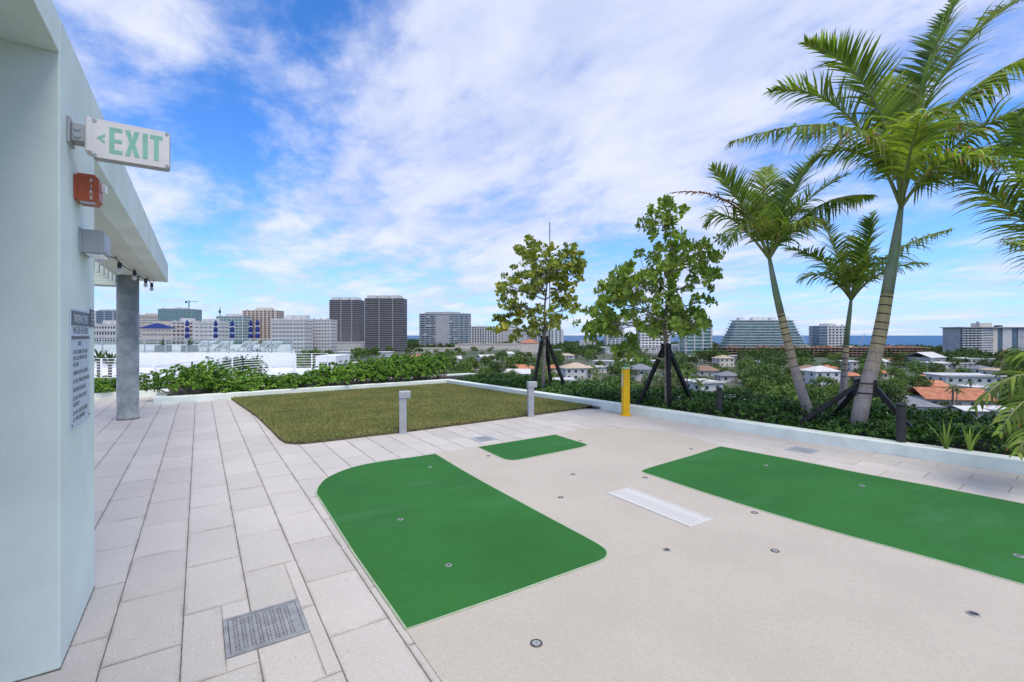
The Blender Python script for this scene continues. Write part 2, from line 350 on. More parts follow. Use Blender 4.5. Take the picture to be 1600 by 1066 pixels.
for g_ in GREENS:
    go = tag(MB().prism(g_, .0, .008).build('green_surface', MT['green']), kind='structure')
    ring = [p for i, p in enumerate(g_) if math.dist(p, g_[i-1]) > .004]
    n_ = len(ring); area = sum(ring[i][0]*ring[(i+1)%n_][1]-ring[(i+1)%n_][0]*ring[i][1] for i in range(n_))
    if area > 0: ring = ring[::-1]
    vs, fs = [], []
    for i in range(n_):
        a, b, c = np.array(ring[i-1]), np.array(ring[i]), np.array(ring[(i+1) % n_])
        t = (c-a)/np.linalg.norm(c-a); nn = np.array([-t[1], t[0]])
        vs += [(*(b+nn*.009), .0065), (*(b-nn*.002), .0085)]
    fs = [(2*i, 2*i+1, 2*((i+1)%n_)+1, 2*((i+1)%n_)) for i in range(n_)]
    MB().add(vs, fs).build('edge_line', MT['edgeline'], go)

LAWN = [G(358,622), (.72,11.6)] + [G(400,651), G(423,673), G(436,687), G(446,693.3), G(462,694.8), G(480,694)] + [G(629,676.5), G(829,650), G(938,635.5)] + [(6.84,6.9),(6.28,13.02),(.58,12.86)]
def inside(p, poly):
    x, y = p; r = False
    for i in range(len(poly)):
        (x0,y0),(x1,y1) = poly[i-1], poly[i]
        if (y0 > y) != (y1 > y) and x < (x1-x0)*(y-y0)/(y1-y0)+x0: r = not r
    return r
tag(MB().prism(LAWN, -.01, .035).build('lawn', mat('turf_soil', (.11,.095,.05), .95, .3, 20)), kind='structure')

# grass blades: stuff
MT['grass'] = mat('turf_blade', (.315,.295,.105), .75, scale=1.1, col2=(.20,.235,.075), island=.5, trans=.15, detail=10)
def blades(poly, n, h, z, name, m):
    xs = [p[0] for p in poly]; ys = [p[1] for p in poly]; pts = []
    while len(pts) < n:
        q = rng.uniform((min(xs),min(ys)), (max(xs),max(ys)), (20000,2))
        ok = np.zeros(len(q), bool); x, y = q.T
        for i in range(len(poly)):
            (x0,y0),(x1,y1) = poly[i-1], poly[i]
            if y0 == y1: continue
            ok ^= ((y0 > y) != (y1 > y)) & (x < (x1-x0)*(y-y0)/(y1-y0)+x0)
        pts += list(q[ok])
    P = np.array(pts[:n]); a = rng.uniform(0, 2*math.pi, n); hh = rng.uniform(.6, 1.2, n)*h; wd = rng.uniform(.003,.006,n); le = rng.uniform(-.03,.03,(n,2))
    V = np.empty((n,3,3)); s = np.stack([np.cos(a),np.sin(a)],1)*wd[:,None]
    V[:,0,:2] = P-s; V[:,1,:2] = P+s; V[:,0,2] = V[:,1,2] = z; V[:,2,:2] = P+le; V[:,2,2] = z+hh
    return link(name, trimesh(name, V.reshape(-1,3), np.arange(3*n).reshape(-1,3), m))
tag(blades(LAWN, 260000, .04, .03, 'grass', MT['grass']), 'short olive brown turf covering the rectangular roof lawn', 'grass', kind='stuff')

# ------------------------------------------------------------------ pavers
def clip(poly, nx, ny, d):
    out = []
    for i in range(len(poly)):
        a, b = poly[i-1], poly[i]; fa, fb = a[0]*nx+a[1]*ny-d, b[0]*nx+b[1]*ny-d
        if fa <= 0: out.append(a)
        if (fa < 0 < fb) or (fb < 0 < fa):
            t = fa/(fa-fb); out.append((a[0]+(b[0]-a[0])*t, a[1]+(b[1]-a[1])*t))
    return out
def area(p): return abs(sum(p[i-1][0]*p[i][1]-p[i][0]*p[i-1][1] for i in range(len(p))))/2
def paver_mb(poly, zt=0.0):
    n = len(poly)
    if sum(poly[i-1][0]*poly[i][1]-poly[i][0]*poly[i-1][1] for i in range(n)) < 0: poly = poly[::-1]
    cx, cy = sum(p[0] for p in poly)/n, sum(p[1] for p in poly)/n
    def sh(p, d): l = math.hypot(p[0]-cx, p[1]-cy); return (cx+(p[0]-cx)*(1-d*1.4/l), cy+(p[1]-cy)*(1-d*1.4/l))
    vs = [(*p,-.04) for p in poly] + [(*p, zt-.003) for p in poly] + [(*sh(p,.003), zt) for p in poly]
    fs = [tuple(range(2*n,3*n))] + [(a+i, a+(i+1)%n, a+n+(i+1)%n, a+n+i) for a in (0,n) for i in range(n)]
    return MB().add(vs, fs)
PW, PL, GAP, GY_ = .3025, .62, .0022, .0036
SO, SB = np.array((5.88,3.74)), np.array((-.0857,.9963)); SA = np.array((.9963,.0857))
SEAM = float(SO @ SA)
KP = [tuple(p) for p in offset(KERB, .12)] + [(-9,-4.5)]
LAWN_IN = LAWN; full_me = None; pieces = []
DRAIN = (.104,.466,2.55,2.905)
def vis(p):
    q = np.array(p); f = q @ FW; r = q @ RT
    return f > .9 and abs(r/f) < 1.25
def consider(poly, full):
    cx, cy = np.mean(poly, axis=0)
    if not inside((cx,cy), KP) or area(poly) < .004: return
    if all(inside(p, PAD) for p in poly) or all(inside(p, LAWN_IN) for p in poly): return
    if all(p[0] < -.53 and 2.89 < p[1] < 3.70 for p in poly): return
    if not vis((cx,cy)) and not any(vis(p) for p in poly): return
    pieces.append((poly, full))
for k_ in range(-30, 26):
    x0, x1 = -.07+PW*k_+GAP, -.07+PW*(k_+1)-GAP
    for j in range(-4, 24):
        y0 = (3.07 if k_ % 2 == 0 else 3.416) + PL*(j-4) + GY_; y1 = y0 + PL - 2*GY_
        poly = [(x0,y0),(x1,y0),(x1,y1),(x0,y1)]
        if x1 > 4.8 and y0 < 7.6:
            c2 = clip(poly, SA[0], SA[1], SEAM-.003)
            if len(c2) < 3: continue
            full = len(c2) == 4 and area(c2) > area(poly)-1e-6
            consider(c2, full and c2 and abs(area(c2)-area(poly)) < 1e-9)
            continue
        # the perforated drain cuts its neighbours; mitre cuts run out from two corners
        dx0, dx1, dy0, dy1 = DRAIN
        if x1 > dx0 and x0 < dx1 and y1 > dy0 and y0 < dy1:
            for pc in (clip(poly,1,0,dx0-.002), clip(clip(poly,-1,0,-dx1-.002),1,0,9), clip(clip(clip(poly,-1,0,-dx0+.002),1,0,dx1+.002),0,1,dy0-.002), clip(clip(clip(poly,-1,0,-dx0+.002),1,0,dx1+.002),0,-1,-dy1-.002)):
                if len(pc) > 2: consider(pc, False)
            continue
        consider(poly, True)
for i in range(0, 6):
    for j in range(-16, 8):
        s0 = i*PW+.003; t0 = (j+(.5 if i % 2 else 0))*PL+.13; poly = []
        for ds, dt in ((0,0),(PW-2*GAP,0),(PW-2*GAP,PL-2*GAP),(0,PL-2*GAP)): poly.append(tuple(SO+SA*(s0+ds)+SB*(t0+dt)))
        if poly[0][1] > 7.15: continue
        consider(poly, False)
def parea(poly):
    cx, cy = np.mean(poly, axis=0); f = max(.9, np.array((cx,cy)) @ FW); return area(poly)/f**3
walk = tag(MB().prism([(-9,-4.4),(.835,-4.4),(.835,12.7),(-.83,12.7),(-.83,14.4),(-9,14.4)],-.03,-.008).build('walkway', MT['joint']), kind='structure')
surround = tag(MB().prism([(.837,-4.4),(7.85,-4.4),(7.36,1.16),(7.10,3.06),(6.84,6.5),(6.78,7.4),(.837,7.4)],-.03,-.008).build('paved_surround', MT['joint']), kind='structure')
for own, test in ((walk, lambda c: c[0] < .84), (surround, lambda c: c[0] >= .84)):
    mine = sorted([p for p in pieces if test(np.mean(p[0], axis=0))], key=lambda p: -parea(p[0]))
    rest = MB()
    for i, (poly, full) in enumerate(mine):
        cx, cy = np.mean(poly, axis=0); dz = random.uniform(-.0014,.0008)
        if i < 298:
            if full:
                if full_me is None: full_me = paver_mb([(p[0]-cx,p[1]-cy) for p in poly]).mesh('paver', MT['paver'])
                link('paver', full_me, own, (cx,cy,dz))
            else: paver_mb([(p[0]-cx,p[1]-cy) for p in poly]).build('paver', MT['paver'], own, loc=(cx,cy,dz))
        else: m_ = paver_mb(poly); rest.add(m_.v, m_.f)
    if rest.v: tag(rest.build('far_pavers', MT['paver'], own), kind='stuff')

# ------------------------------------------------------------------ canopy building at the side
b_ = thing('entrance_building', 'pale mint stucco entrance wall with overhanging roof canopy and fascia', 'building', (-.52,2.88,0))
def loc_box(root, name, m, x0,x1,y0,y1,z0,z1, c=.006):
    l = root.location; return MB().cbox(x0-l.x,x1-l.x,y0-l.y,y1-l.y,z0-l.z,z1-l.z,c).build(name, m, root)
loc_box(b_, 'wall', MT['stucco'], -6,-.52,2.88,3.715,-.02,2.93)
loc_box(b_, 'canopy', MT['stucco'], -6,-.5205,-4,2.878,2.765,2.93)
loc_box(b_, 'canopy_beam', MT['stucco'], -1.25,-.5205,3.717,11.70,2.565,2.93)
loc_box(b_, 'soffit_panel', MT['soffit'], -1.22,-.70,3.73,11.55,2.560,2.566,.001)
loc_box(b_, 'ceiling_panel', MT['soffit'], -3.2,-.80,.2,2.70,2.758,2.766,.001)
for i in range(7):
    y = 8.9 + i*.42; loc_box(b_, 'slat', MT['stucco'], -4.2,-1.252,y,y+.09,2.44,2.62)
loc_box(b_, 'end_beam', MT['stucco'], -4.2,-1.252,11.5,11.69,2.42,2.66)
loc_box(b_, 'sealant_joint', MT['joint'], -4,-.517,2.877,3.71,-.004,.007,.001)
col_ = thing('round_column', 'mottled grey round concrete column holding up the roof canopy', 'column', (-1.06,10.8,0))
MT['concol'] = mat('mottled_grey_column', (.40,.415,.40), .6, scale=5.0, col2=(.20,.22,.225), detail=12)
MB().lathe([(.165,-.01),(.165,.004),(.16,.008),(.16,2.556)], 40).build('shaft', MT['concol'], col_, True)
MB().lathe([(.1615,.0),(.1615,.03)], 40).build('sealant_ring', MT['joint'], col_, True)

# ------------------------------------------------------------------ things on the wall
WX = -.52
e = thing('exit_sign', 'white exit sign with green letters and arrow sticking out from the mint wall', 'exit sign', (WX, 3.06, 2.46))
MB().cbox(.0,.012,-.06,.06,-.045,.075,.003).build('wall_plate', MT['boxgrey'], e)
MB().cbox(.012,.062,-.045,.045,-.03,.055,.006).build('junction_box', MT['boxgrey'], e)
for z in (-.005,.03): MB().tube([(.036,-.045,z),(.036,-.049,z)], .013, 12).build('knockout', MT['galv'], e)
MB().cbox(.062,.088,-.05,.05,-.07,.095,.008).build('canopy_cap', MT['signwhite'], e)
def rrect(x0,x1,z0,z1,r,n=5):
    o = []
    for cx,cz,a0 in ((x1-r,z1-r,0),(x0+r,z1-r,90),(x0+r,z0+r,180),(x1-r,z0+r,270)):
        for k in range(n+1): a = R(a0+90*k/n); o.append((cx+r*math.cos(a), cz+r*math.sin(a)))
    return o
def xz_prism(mb, poly, y0, y1, m=0):
    n = len(poly)
    if sum(poly[i-1][0]*poly[i][1]-poly[i][0]*poly[i-1][1] for i in range(n)) < 0: poly = poly[::-1]
    vs = [(x,y0,z) for x,z in poly] + [(x,y1,z) for x,z in poly]
    return mb.add(vs, [tuple(range(n)), tuple(range(2*n-1,n-1,-1))] + [(i, n+i, n+(i+1)%n, (i+1)%n) for i in range(n)], m)
SX0, SX1, SZ0, SZ1 = .086,.393,-.095,.095
xz_prism(MB(), rrect(SX0,SX1,SZ0,SZ1,.014), -.022,.022).build('gasket', MT['boxgrey'], e)
xz_prism(MB(), rrect(SX0+.002,SX1-.002,SZ0+.002,SZ1-.002,.013), -.036,-.0222).build('face_plate', MT['signwhite'], e)
xz_prism(MB(), rrect(SX0+.002,SX1-.002,SZ0+.002,SZ1-.002,.013), .0222,.036).build('back_plate', MT['signwhite'], e)
for sx in (SX0+.012,SX1-.012):
    for sz in (SZ0+.012,SZ1-.012):
        MB().tube([(sx,-.034,sz),(sx,-.0385,sz)], .008, 12).build('screw', MT['galv'], e)
def letter(poly): xz_prism(MB(), [(SX0+x, SZ0+z) for x,z in poly], -.0372,-.0355).build('letter', MT['exitgreen'], e)
lh0, lh1 = .032,.160
letter([(.066,lh0),(.116,lh0),(.116,lh0+.019),(.085,lh0+.019),(.085,.086),(.114,.086),(.114,.104),(.085,.104),(.085,lh1-.019),(.116,lh1-.019),(.116,lh1),(.066,lh1)])
letter([(.126,lh0),(.146,lh0),(.155,.074),(.164,lh0),(.184,lh0),(.166,.097),(.183,lh1),(.163,lh1),(.155,.122),(.146,lh1),(.126,lh1),(.144,.097)])
letter([(.196,lh0),(.216,lh0),(.216,lh1),(.196,lh1)])
letter([(.241,lh0),(.261,lh0),(.261,lh1-.019),(.277,lh1-.019),(.277,lh1),(.225,lh1),(.225,lh1-.019),(.241,lh1-.019)])
xz_prism(MB(), [(SX0+.018,SZ0+.097),(SX0+.050,SZ0+.122),(SX0+.050,SZ0+.108),(SX0+.037,SZ0+.097),(SX0+.050,SZ0+.086),(SX0+.050,SZ0+.073)], -.0372,-.0355).build('arrow', MT['exitgreen'], e)

def text(s, size, m, parent, loc, rot, name='lettering', align='LEFT', ext=.0004, xs=1.0):
    cu = bpy.data.curves.new(name, 'FONT'); cu.body = s; cu.size = size; cu.align_x = align; cu.extrude = ext; cu.resolution_u = 2
    cu.materials.append(m); tmp = link(name, cu); bpy.context.view_layer.update()
    me = bpy.data.meshes.new_from_object(tmp.evaluated_get(bpy.context.evaluated_depsgraph_get())); bpy.data.objects.remove(tmp); bpy.data.curves.remove(cu)
    if not me.materials: me.materials.append(m)
    o = link(name, me, parent, loc); o.rotation_euler = rot; o.scale = (xs,1,1); return o
WALLROT = (R(90), 0, R(90))
h = thing('fire_alarm', 'red fire alarm strobe box with white lens mounted on the mint wall', 'fire alarm', (WX, 3.155, 2.245))
MB().cbox(.0,.012,-.006,.150,-.060,.060,.003).build('back_plate', MT['red'], h)
def taper(mb, x0, x1, y0, y1, z0, z1, i):
    vs = [(x0,y0,z0),(x0,y1,z0),(x0,y1,z1),(x0,y0,z1),(x1-i,y0,z0),(x1-i,y1,z0),(x1-i,y1,z1),(x1-i,y0,z1),(x1,y0+i,z0+i),(x1,y1-i,z0+i),(x1,y1-i,z1-i),(x1,y0+i,z1-i)]
    fs = [(3,2,1,0),(8,9,10,11)]
    for a in (0,4):
        for k in range(4): fs.append((a+k, a+(k+1)%4, a+4+(k+1)%4, a+4+k))
    return mb.add(vs, fs)
taper(MB(), .012,.094,.002,.142,-.068,.068,.016).build('housing', MT['red'], h)
MB().cbox(.090,.112,.085,.136,.006,.046,.004).build('strobe_lens', MT['lens'], h)
MB().cbox(.020,.076,.012,.06,-.0705,-.068,.001).build('underside_label', MT['signpale'], h)
for i, ch in enumerate('FIRE'): text(ch, .028, MT['signwhite'], h, (.066,.0013,.026-.028*i), (R(90),0,0), 'letter', 'CENTER')
wl = thing('wall_light', 'grey metal box wall light with downward lens on the mint wall', 'wall light', (WX, 3.276, 1.994))
MB().cbox(0,.01,-.01,.235,-.062,.066,.002).build('back_plate', MT['galv'], wl)
taper(MB(), .01,.098,0,.225,-.058,.060,.006).build('housing', MT['boxgrey'], wl)
MB().cbox(.02,.09,.02,.205,-.066,-.058,.002).build('lens', MT['lens'], wl)
MB().cbox(.0978,.1005,.008,.217,-.048,.052,.001).build('front_plate', MT['galv'], wl)
rs = thing('rules_sign', 'tall pale notice of water feature rules with dark grey heading on mint wall', 'sign', (WX, 3.06, 1.04))
MB().cbox(0,.006,0,.465,0,.592,.001).build('panel', MT['signpale'], rs)
for z0,z1 in ((.465,.585),(.44,.462)): pass
MB().cbox(.006,.0075,.012,.453,.508,.582,.0003).build('heading_block', MT['signgrey'], rs)
MB().cbox(.006,.0075,.012,.453,.440,.456,.0003).build('heading_bar', MT['signgrey'], rs)
text('INTERACTIVE', .058, MT['signpale'], rs, (.0076,.2325,.524), WALLROT, align='CENTER', xs=.95)
text('WATER FEATURE', .050, MT['signgrey'], rs, (.0064,.2325,.468), WALLROT, align='CENTER', xs=.95)
zz_ = .408
for ln in ('RULES', '', 'FOOD, DRINK OR GLASS', 'NOT ALLOWED IN THE', 'FEATURE', '', 'ANIMALS NOT ALLOWED', '', 'DO NOT SWALLOW WATER', '', 'SHOWER BEFORE USE', '', 'DO NOT RUN OR PLAY', 'ROUGHLY', '', 'DO NOT USE FEATURE IF', 'ILL WITH DIARRHEA'):
    if ln: text(ln, .031, MT['signgrey'], rs, (.0063,.05 if ln != 'RULES' else .16,zz_), WALLROT, xs=1.0); zz_ -= .031
    else: zz_ -= .011
for y in (.022,.443):
    for z in (.02,.572):
        s_ = MB().tube([(.006,y,z),(.0085,y,z)], .006, 10).build('screw', MT['blackmetal'], rs)
s2 = thing('small_sign', 'small dark grey plaque at the wall edge beside the tall rules notice', 'sign', (WX, 3.560, 1.548))
MB().cbox(0,.005,0,.125,0,.10,.001).build('panel', MT['signgrey'], s2)
for i in range(4): MB().box(.005,.0055,.012,.112-.02*(i%2),.078-.02*i,.086-.02*i).build('text_line', MT['boxgrey'], s2)
sl = thing('string_lights', 'black string of bulbs hung under the edge of the canopy', 'string lights', (-.9,6.5,2.56))
hooks = [(-1.02,3.76,-.0),( -1.0,5.2,-.02),(-.97,6.7,-.02),(-.93,8.2,-.02),(-.86,9.6,-.02),(-.78,10.8,-.02),(-.74,11.5,-.02)]
pts = []
for a, b in zip(hooks[:-1], hooks[1:]):
    for k in range(6):
        t = k/6; pts.append((a[0]+(b[0]-a[0])*t+.9, a[1]+(b[1]-a[1])*t-6.5, a[2]+(b[2]-a[2])*t-.16*t*(1-t)-.01))
MB().tube(pts, .008, 6).build('cable', MT['blackmetal'], sl)
sock = MB().lathe([(.022,-.075),(.026,-.05),(.022,0)], 10).mesh('socket', MT['blackmetal'], True); bulb = MB().lathe([(.008,-.155),(.028,-.135),(.034,-.11),(.02,-.078)], 12).mesh('bulb', MT['lens'], True)
for p in pts[4::5]:
    so = link('socket', sock, sl, p); link('bulb', bulb, so)
hk = MB().box(-.004,.004,-.02,.02,-.012,.02).mesh('hook', MT['blackmetal'])
for p in hooks[1:]: link('hook', hk, sl, (p[0]+.9,p[1]-6.5,p[2]))

# ------------------------------------------------------------------ drains, nozzles
d_ = thing('floor_drain', 'large perforated steel drain cover set in the pavers near the mint wall', 'drain cover', (.285,2.7275,0))
fw, fh = .181,.1775; fr = MB()
for a in ((-fw,fw,-fh,-fh+.018),(-fw,fw,fh-.018,fh),(-fw,-fw+.018,-fh+.018,fh-.018),(fw-.018,fw,-fh+.018,fh-.018)): fr.box(*a,-.02,.004)
fr.build('frame', MT['steel'], d_)
MB().box(-fw+.018,fw-.018,-fh+.018,fh-.018,-.04,-.03).build('pit', MT['black'], d_)
xs = [-fw+.022]; holes = set(); x = -fw+.04; i = 0
while x < fw-.05:
    for q in range(2): xs += [x, x+.0075]; holes.add(len(xs)-2); x += .0135
    x += .0075
xs.append(fw-.020); ys = [-fh+.022]; hy = set(); y = -fh+.034
while y < fh-.038: ys += [y, y+.0125]; hy.add(len(ys)-2); y += .0225
ys.append(fh-.022)
V = [(a,b,.0022) for b in ys for a in xs] + [(a,b,-.006) for b in ys for a in xs]; nx_, ny_ = len(xs), len(ys); o_ = nx_*ny_; F = []
for j in range(ny_-1):
    for i in range(nx_-1):
        a,b,c,dd = j*nx_+i, j*nx_+i+1, (j+1)*nx_+i+1, (j+1)*nx_+i
        if i in holes and j in hy: F += [(b,a,a+o_,b+o_),(c,b,b+o_,c+o_),(dd,c,c+o_,dd+o_),(a,dd,dd+o_,a+o_)]
        else: F.append((a,b,c,dd))
MB().add(V,F).build('perforated_plate', MT['steel'], d_)
for (u,v),lab,sz in (((756,686),'square grey drain cover between the lawn and the small green patch',.155),((1254,703.5),'square grey drain cover in the pavers by the palm planter',.155)):
    q = G(u,v); t = thing('square_drain', lab, 'drain cover', (*q,0), 0 if u < 1000 else R(4.9))
    f2 = MB()
    for a in ((-sz,sz,-sz,-sz+.015),(-sz,sz,sz-.015,sz),(-sz,-sz+.015,-sz+.015,sz-.015),(sz-.015,sz,-sz+.015,sz-.015)): f2.box(*a,-.02,.004)
    f2.build('frame', MT['galv'], t); MB().box(-sz+.017,sz-.017,-sz+.017,sz-.017,-.02,.0025).build('cover_plate', MT['galv'], t)
    sm = MB().box(-.10,.10,-.004,.004,.0025,.0035).mesh('slot', MT['blackmetal'])
    for i in range(7): link('slot', sm, t, (0,-.105+.035*i,0))
c4 = [G(951,770),G(985,764.3),G(1106,810),G(1078,825.5)]
MT['slotgrey'] = mat('pale_grey_plastic', (.63,.62,.60), .6, .06, 20)
sg = thing('slot_drain', 'long white slatted drain grate set in the beige surfacing', 'drain grate', (3.345,2.74,.004))
gw, gl = .148,.462
MB().box(-gw,gw,-gl,gl,-.012,.0005).build('channel', MT['boxgrey'], sg)
f2 = MB()
for a in ((-gw,-gw+.012,-gl,gl),(gw-.012,gw,-gl,gl),(-gw+.012,gw-.012,-gl,-gl+.01),(-gw+.012,gw-.012,gl-.01,gl)): f2.box(*a,.0005,.007)
f2.build('frame', MT['slotgrey'], sg)
sm = MB().cbox(-gw+.013,gw-.013,-.0085,.0085,.0005,.008,.002).mesh('slat', MT['slotgrey'])
for i in range(36): link('slat', sm, sg, (0,-gl+.022+i*(2*gl-.044)/35,0))
sg.rotation_euler[2] = R(-2)
NOZ = [(838,1007,.033,'dark metal spray nozzle in the beige surface nearest the camera','d'),(1521,961,.033,'three hole metal nozzle in the beige surface close to the big curved green area','h'),
 (1211,862,.030,'brownish round nozzle in the beige surface below the curved green edge','d'),(1042,860.5,.029,'silver spray nozzle in the beige surface in front of the white slatted grate','h'),
 (1179,802,.030,'round nozzle beside the long curved green edge and the end of the slatted grate','d'),(1008,747,.028,'small nozzle at the rounded corner tip of the large green area','d'),
 (876,778,.028,'round nozzle in beige surface beside the long edge of the left green area','d'),(895,742,.027,'round nozzle in the middle of the beige surface behind the slatted grate','d'),
 (763,713,.026,'small nozzle by the front edge of the small green patch','d'),(907,689.5,.026,'small nozzle behind the rounded tip of the small green patch','d'),(1080,702,.027,'small nozzle by the far corner of the large green area','d'),
 (701,885.5,.026,'pale ring nozzle near the front of the left green area','g'),(626,813.5,.026,'pale ring nozzle in the middle of the left green area','g'),(672,731,.026,'faint pale nozzle at the back corner of the left green area','g'),
 (1197,728.5,.028,'pale nozzle at the far end of the large green area','g'),(1347,760.5,.030,'pale nozzle in the middle of the large green area','g'),(1592,871,.034,'grey nozzle in the large green area at the edge of the picture','g'),(1300,1079,.04,'teal round nozzle cap at the very front of the beige surface','t')]
MT['teal_cap'] = mat('teal_plastic', (.02,.26,.22), .4, .1, 20); MT['nozzle'] = mat('weathered_metal', (.12,.11,.10), .45, .25, 30, metal=.5)
nm = {}
for u,v,r,lab,kd in NOZ:
    r *= .8 if kd == 'g' else .92
    t = thing('spray_nozzle', lab, 'nozzle', (*G(u,v),.0085 if kd == 'g' else .0045), random.uniform(0,6))
    if kd not in nm:
        m1, m2 = {'d':(MT['nozzle'],MT['boxgrey']),'h':(MT['steel'],MT['nozzle']),'g':(MT['boxgrey'],MT['nozzle']),'t':(MT['teal_cap'],MT['teal_cap'])}[kd]
        ringm = MB(); n = 24; pr = [(1,-.1),(1,.10),(.93,.16),(.72,.16),(.68,.08)]
        vs = [(a*math.cos(2*math.pi*k/n), a*math.sin(2*math.pi*k/n), z) for a,z in pr for k in range(n)]
        ringm.add(vs, [(i*n+k, i*n+(k+1)%n, (i+1)*n+(k+1)%n, (i+1)*n+k) for i in range(4) for k in range(n)])
        nm[kd] = (ringm.mesh('ring', m1, False), MB().lathe([(.69,-.1),(.69,.09),(.5,.11)], 20).mesh('cap', m2), MB().lathe([(.13,0),(.13,.135)], 8).mesh('hole', MT['black']))
    a = link('ring', nm[kd][0], t); a.scale = (r,)*3; c_ = link('cap', nm[kd][1], t); c_.scale = (r,)*3
    for q in ((0,),) if kd in 'dgt' else ((.3,),(2.4,),(4.5,)):
        x_, y_ = (0,0) if len(q)==1 and q[0]==0 else (.36*r*math.cos(q[0]), .36*r*math.sin(q[0])); h_ = link('hole', nm[kd][2], t, (x_,y_,0)); h_.scale = (r,)*3

# ------------------------------------------------------------------ bollards
for (u,v),lab in (((629.5,677),'grey bollard light with overhanging square head at the near lawn edge'),((829,651),'grey bollard light at the lawn edge before the smaller staked tree')):
    t = thing('bollard_light', lab, 'bollard light', (*G(u,v),0), -YAW*.6)
    MB().cbox(-.055,.055,-.055,.055,-.01,.56,.006).build('post', MT['galv'], t); MB().cbox(-.06,.115,-.065,.065,.545,.645,.010).build('head', MT['galv'], t)
    MB().box(.060,.105,-.055,.055,.540,.546).build('lens', MT['lens'], t); MB().cbox(-.068,.068,-.068,.068,-.002,.006,.002).build('base_plate', MT['boxgrey'], t)
t = thing('yellow_post', 'bright yellow square post with pale green cap on the pavers', 'post', (*G(977.5,649.5),0), -YAW*.8)
MB().cbox(-.062,.062,-.062,.062,0,.872,.006).build('post_tube', MT['yellow'], t); MB().cbox(-.10,.10,-.08,.08,-.004,.012,.003).build('base_plate', MT['yellow'], t)
MB().cbox(-.066,.066,-.066,.066,.872,.905,.008).build('cap', mat('pale_green_cap', (.42,.55,.36), .5), t); MB().lathe([(.03,.905),(.035,.915),(.02,.93)], 14).build('button', mat('green_button', (.05,.30,.12), .4), t)
MB().box(-.064,-.0625,-.03,.03,.55,.80).build('side_label', MT['signwhite'], t)
for u,f_,hh,lab in ((1124,7.95,.58,'thin charcoal path light bollard in the planter before the leaning palm'),(1408,5.95,.60,'thin charcoal path light bollard beside the braced palm')):
    t = thing('path_light', lab, 'path light', C(u,f_,.04), -YAW)
    MB().cbox(-.038,.038,-.038,.038,-.02,hh-.05,.005).build('post', MT['blackmetal'], t); MB().cbox(-.034,.034,-.034,.034,hh-.05,hh-.03,.003).build('lens', MT['black'], t); MB().cbox(-.038,.038,-.038,.038,hh-.03,hh,.006).build('cap', MT['blackmetal'], t)
# ------------------------------------------------------------------ planting on the terrace
def rosette(n, L, Wd, up=.5):
    D = rdir(n, -.1, 1.0); D[:,2] = D[:,2]*.9+up*.5; D = unit(D); P = D*.012; P[:,2] += rng.uniform(-.16,.03,n)
    Nn = np.cross(np.cross(D, np.array([0,0,1.0])+rng.normal(0,.15,(n,3))), D); return leaves(P, D, Nn, rng.uniform(.75,1.1,n)*L, rng.uniform(.85,1.1,n)*Wd, .14, .14)
def scatter_rosettes(P, A, nl, L, Wd):
    """many rosettes: positions P, axes A"""
    n = len(P); k = nl; base = np.repeat(P, k, 0); ax = unit(np.repeat(A, k, 0))
    d = unit(rdir(n*k) * 1.0 + ax*.85); Nn = np.cross(np.cross(d, ax+rng.normal(0,.1,(n*k,3))), d)
    return leaves(base + d*.01, d, Nn, rng.uniform(.75,1.1,n*k)*L, rng.uniform(.85,1.1,n*k)*Wd, .14, .12)
def shrub_meshes(rx, ry, hgt, nros, L, Wd, nl, m, seed):
    P = rdir(nros, -.15, 1); rad = rng.uniform(.45,1.0,nros)**.6
    lump = 1 + .18*np.sin(P[:,0]*4+seed) * np.cos(P[:,1]*5+seed*2) + rng.normal(0,.07,nros)
    A = unit(P*np.array([1,1,.8]) + np.array([0,0,.55])); Q = P*(rad*lump)[:,None]*np.array([rx,ry,hgt*.62]); Q[:,2] += hgt*.36
    tall = rng.random(nros) < .10; Q[tall,2] += rng.uniform(.05,.18,tall.sum())
    Q[:,2] = np.maximum(Q[:,2], .05)
    V, T = scatter_rosettes(Q, A, nl, L, Wd)
    fol = trimesh('foliage', V, T, m)
    st = MB()
    for i in rng.choice(nros, 26, False):
        q = Q[i]; st.tube([(q[0]*.15,q[1]*.15,0),(q[0]*.6,q[1]*.6,q[2]*.55),tuple(q)], [.012,.009,.004], 5)
    return fol, st.mesh('stems', MT['bark'])
SHR = [shrub_meshes(.62,.50,h_,185,.074,.054,9,MT['lf_clusia'],i) for i,h_ in enumerate((.78,.88,.70,.82))]
hx = [(-3.2,15.0),(-2.5,14.95),(-1.9,15.05),(-1.3,15.0)] + [(-.35+.48*i, 13.38+.02*i+ .1*math.sin(i*2.1)) for i in range(14)] + [(.0+.95*i, 14.25+.12*math.sin(i*3)) for i in range(8)]
ORD = 'first second third fourth fifth sixth seventh eighth ninth tenth eleventh twelfth thirteenth fourteenth'.split()
for i, (x, y) in enumerate(hx):
    rear = y > 13.9 and x > -.5; lefty = x < -.8
    t = thing('clusia_shrub', 'glossy shrub in the planter beyond the column, %s from the wall' % ORD[i] if lefty else 'taller back row clusia shrub behind the lawn hedge, %s from the column' % ORD[i-18] if i > 17 else 'bright glossy clusia shrub in the front hedge row, %s from the column' % ORD[i-4], 'shrub', (x,y,.04), random.uniform(0,6.28),
              'shrubs beyond the column' if lefty else 'clusia shrubs behind the lawn')
    f_, s_ = SHR[i % 4]; sc = random.uniform(.86,1.08); hz_ = (.70 if x < 3 else .82+.06*(x-3)) * random.uniform(.82,1.12); t.scale = (sc,sc,sc*hz_)
    if i in (4,5): t.scale = (1.05,1.0,.98)
    link('foliage', f_, t); link('stems', s_, t)

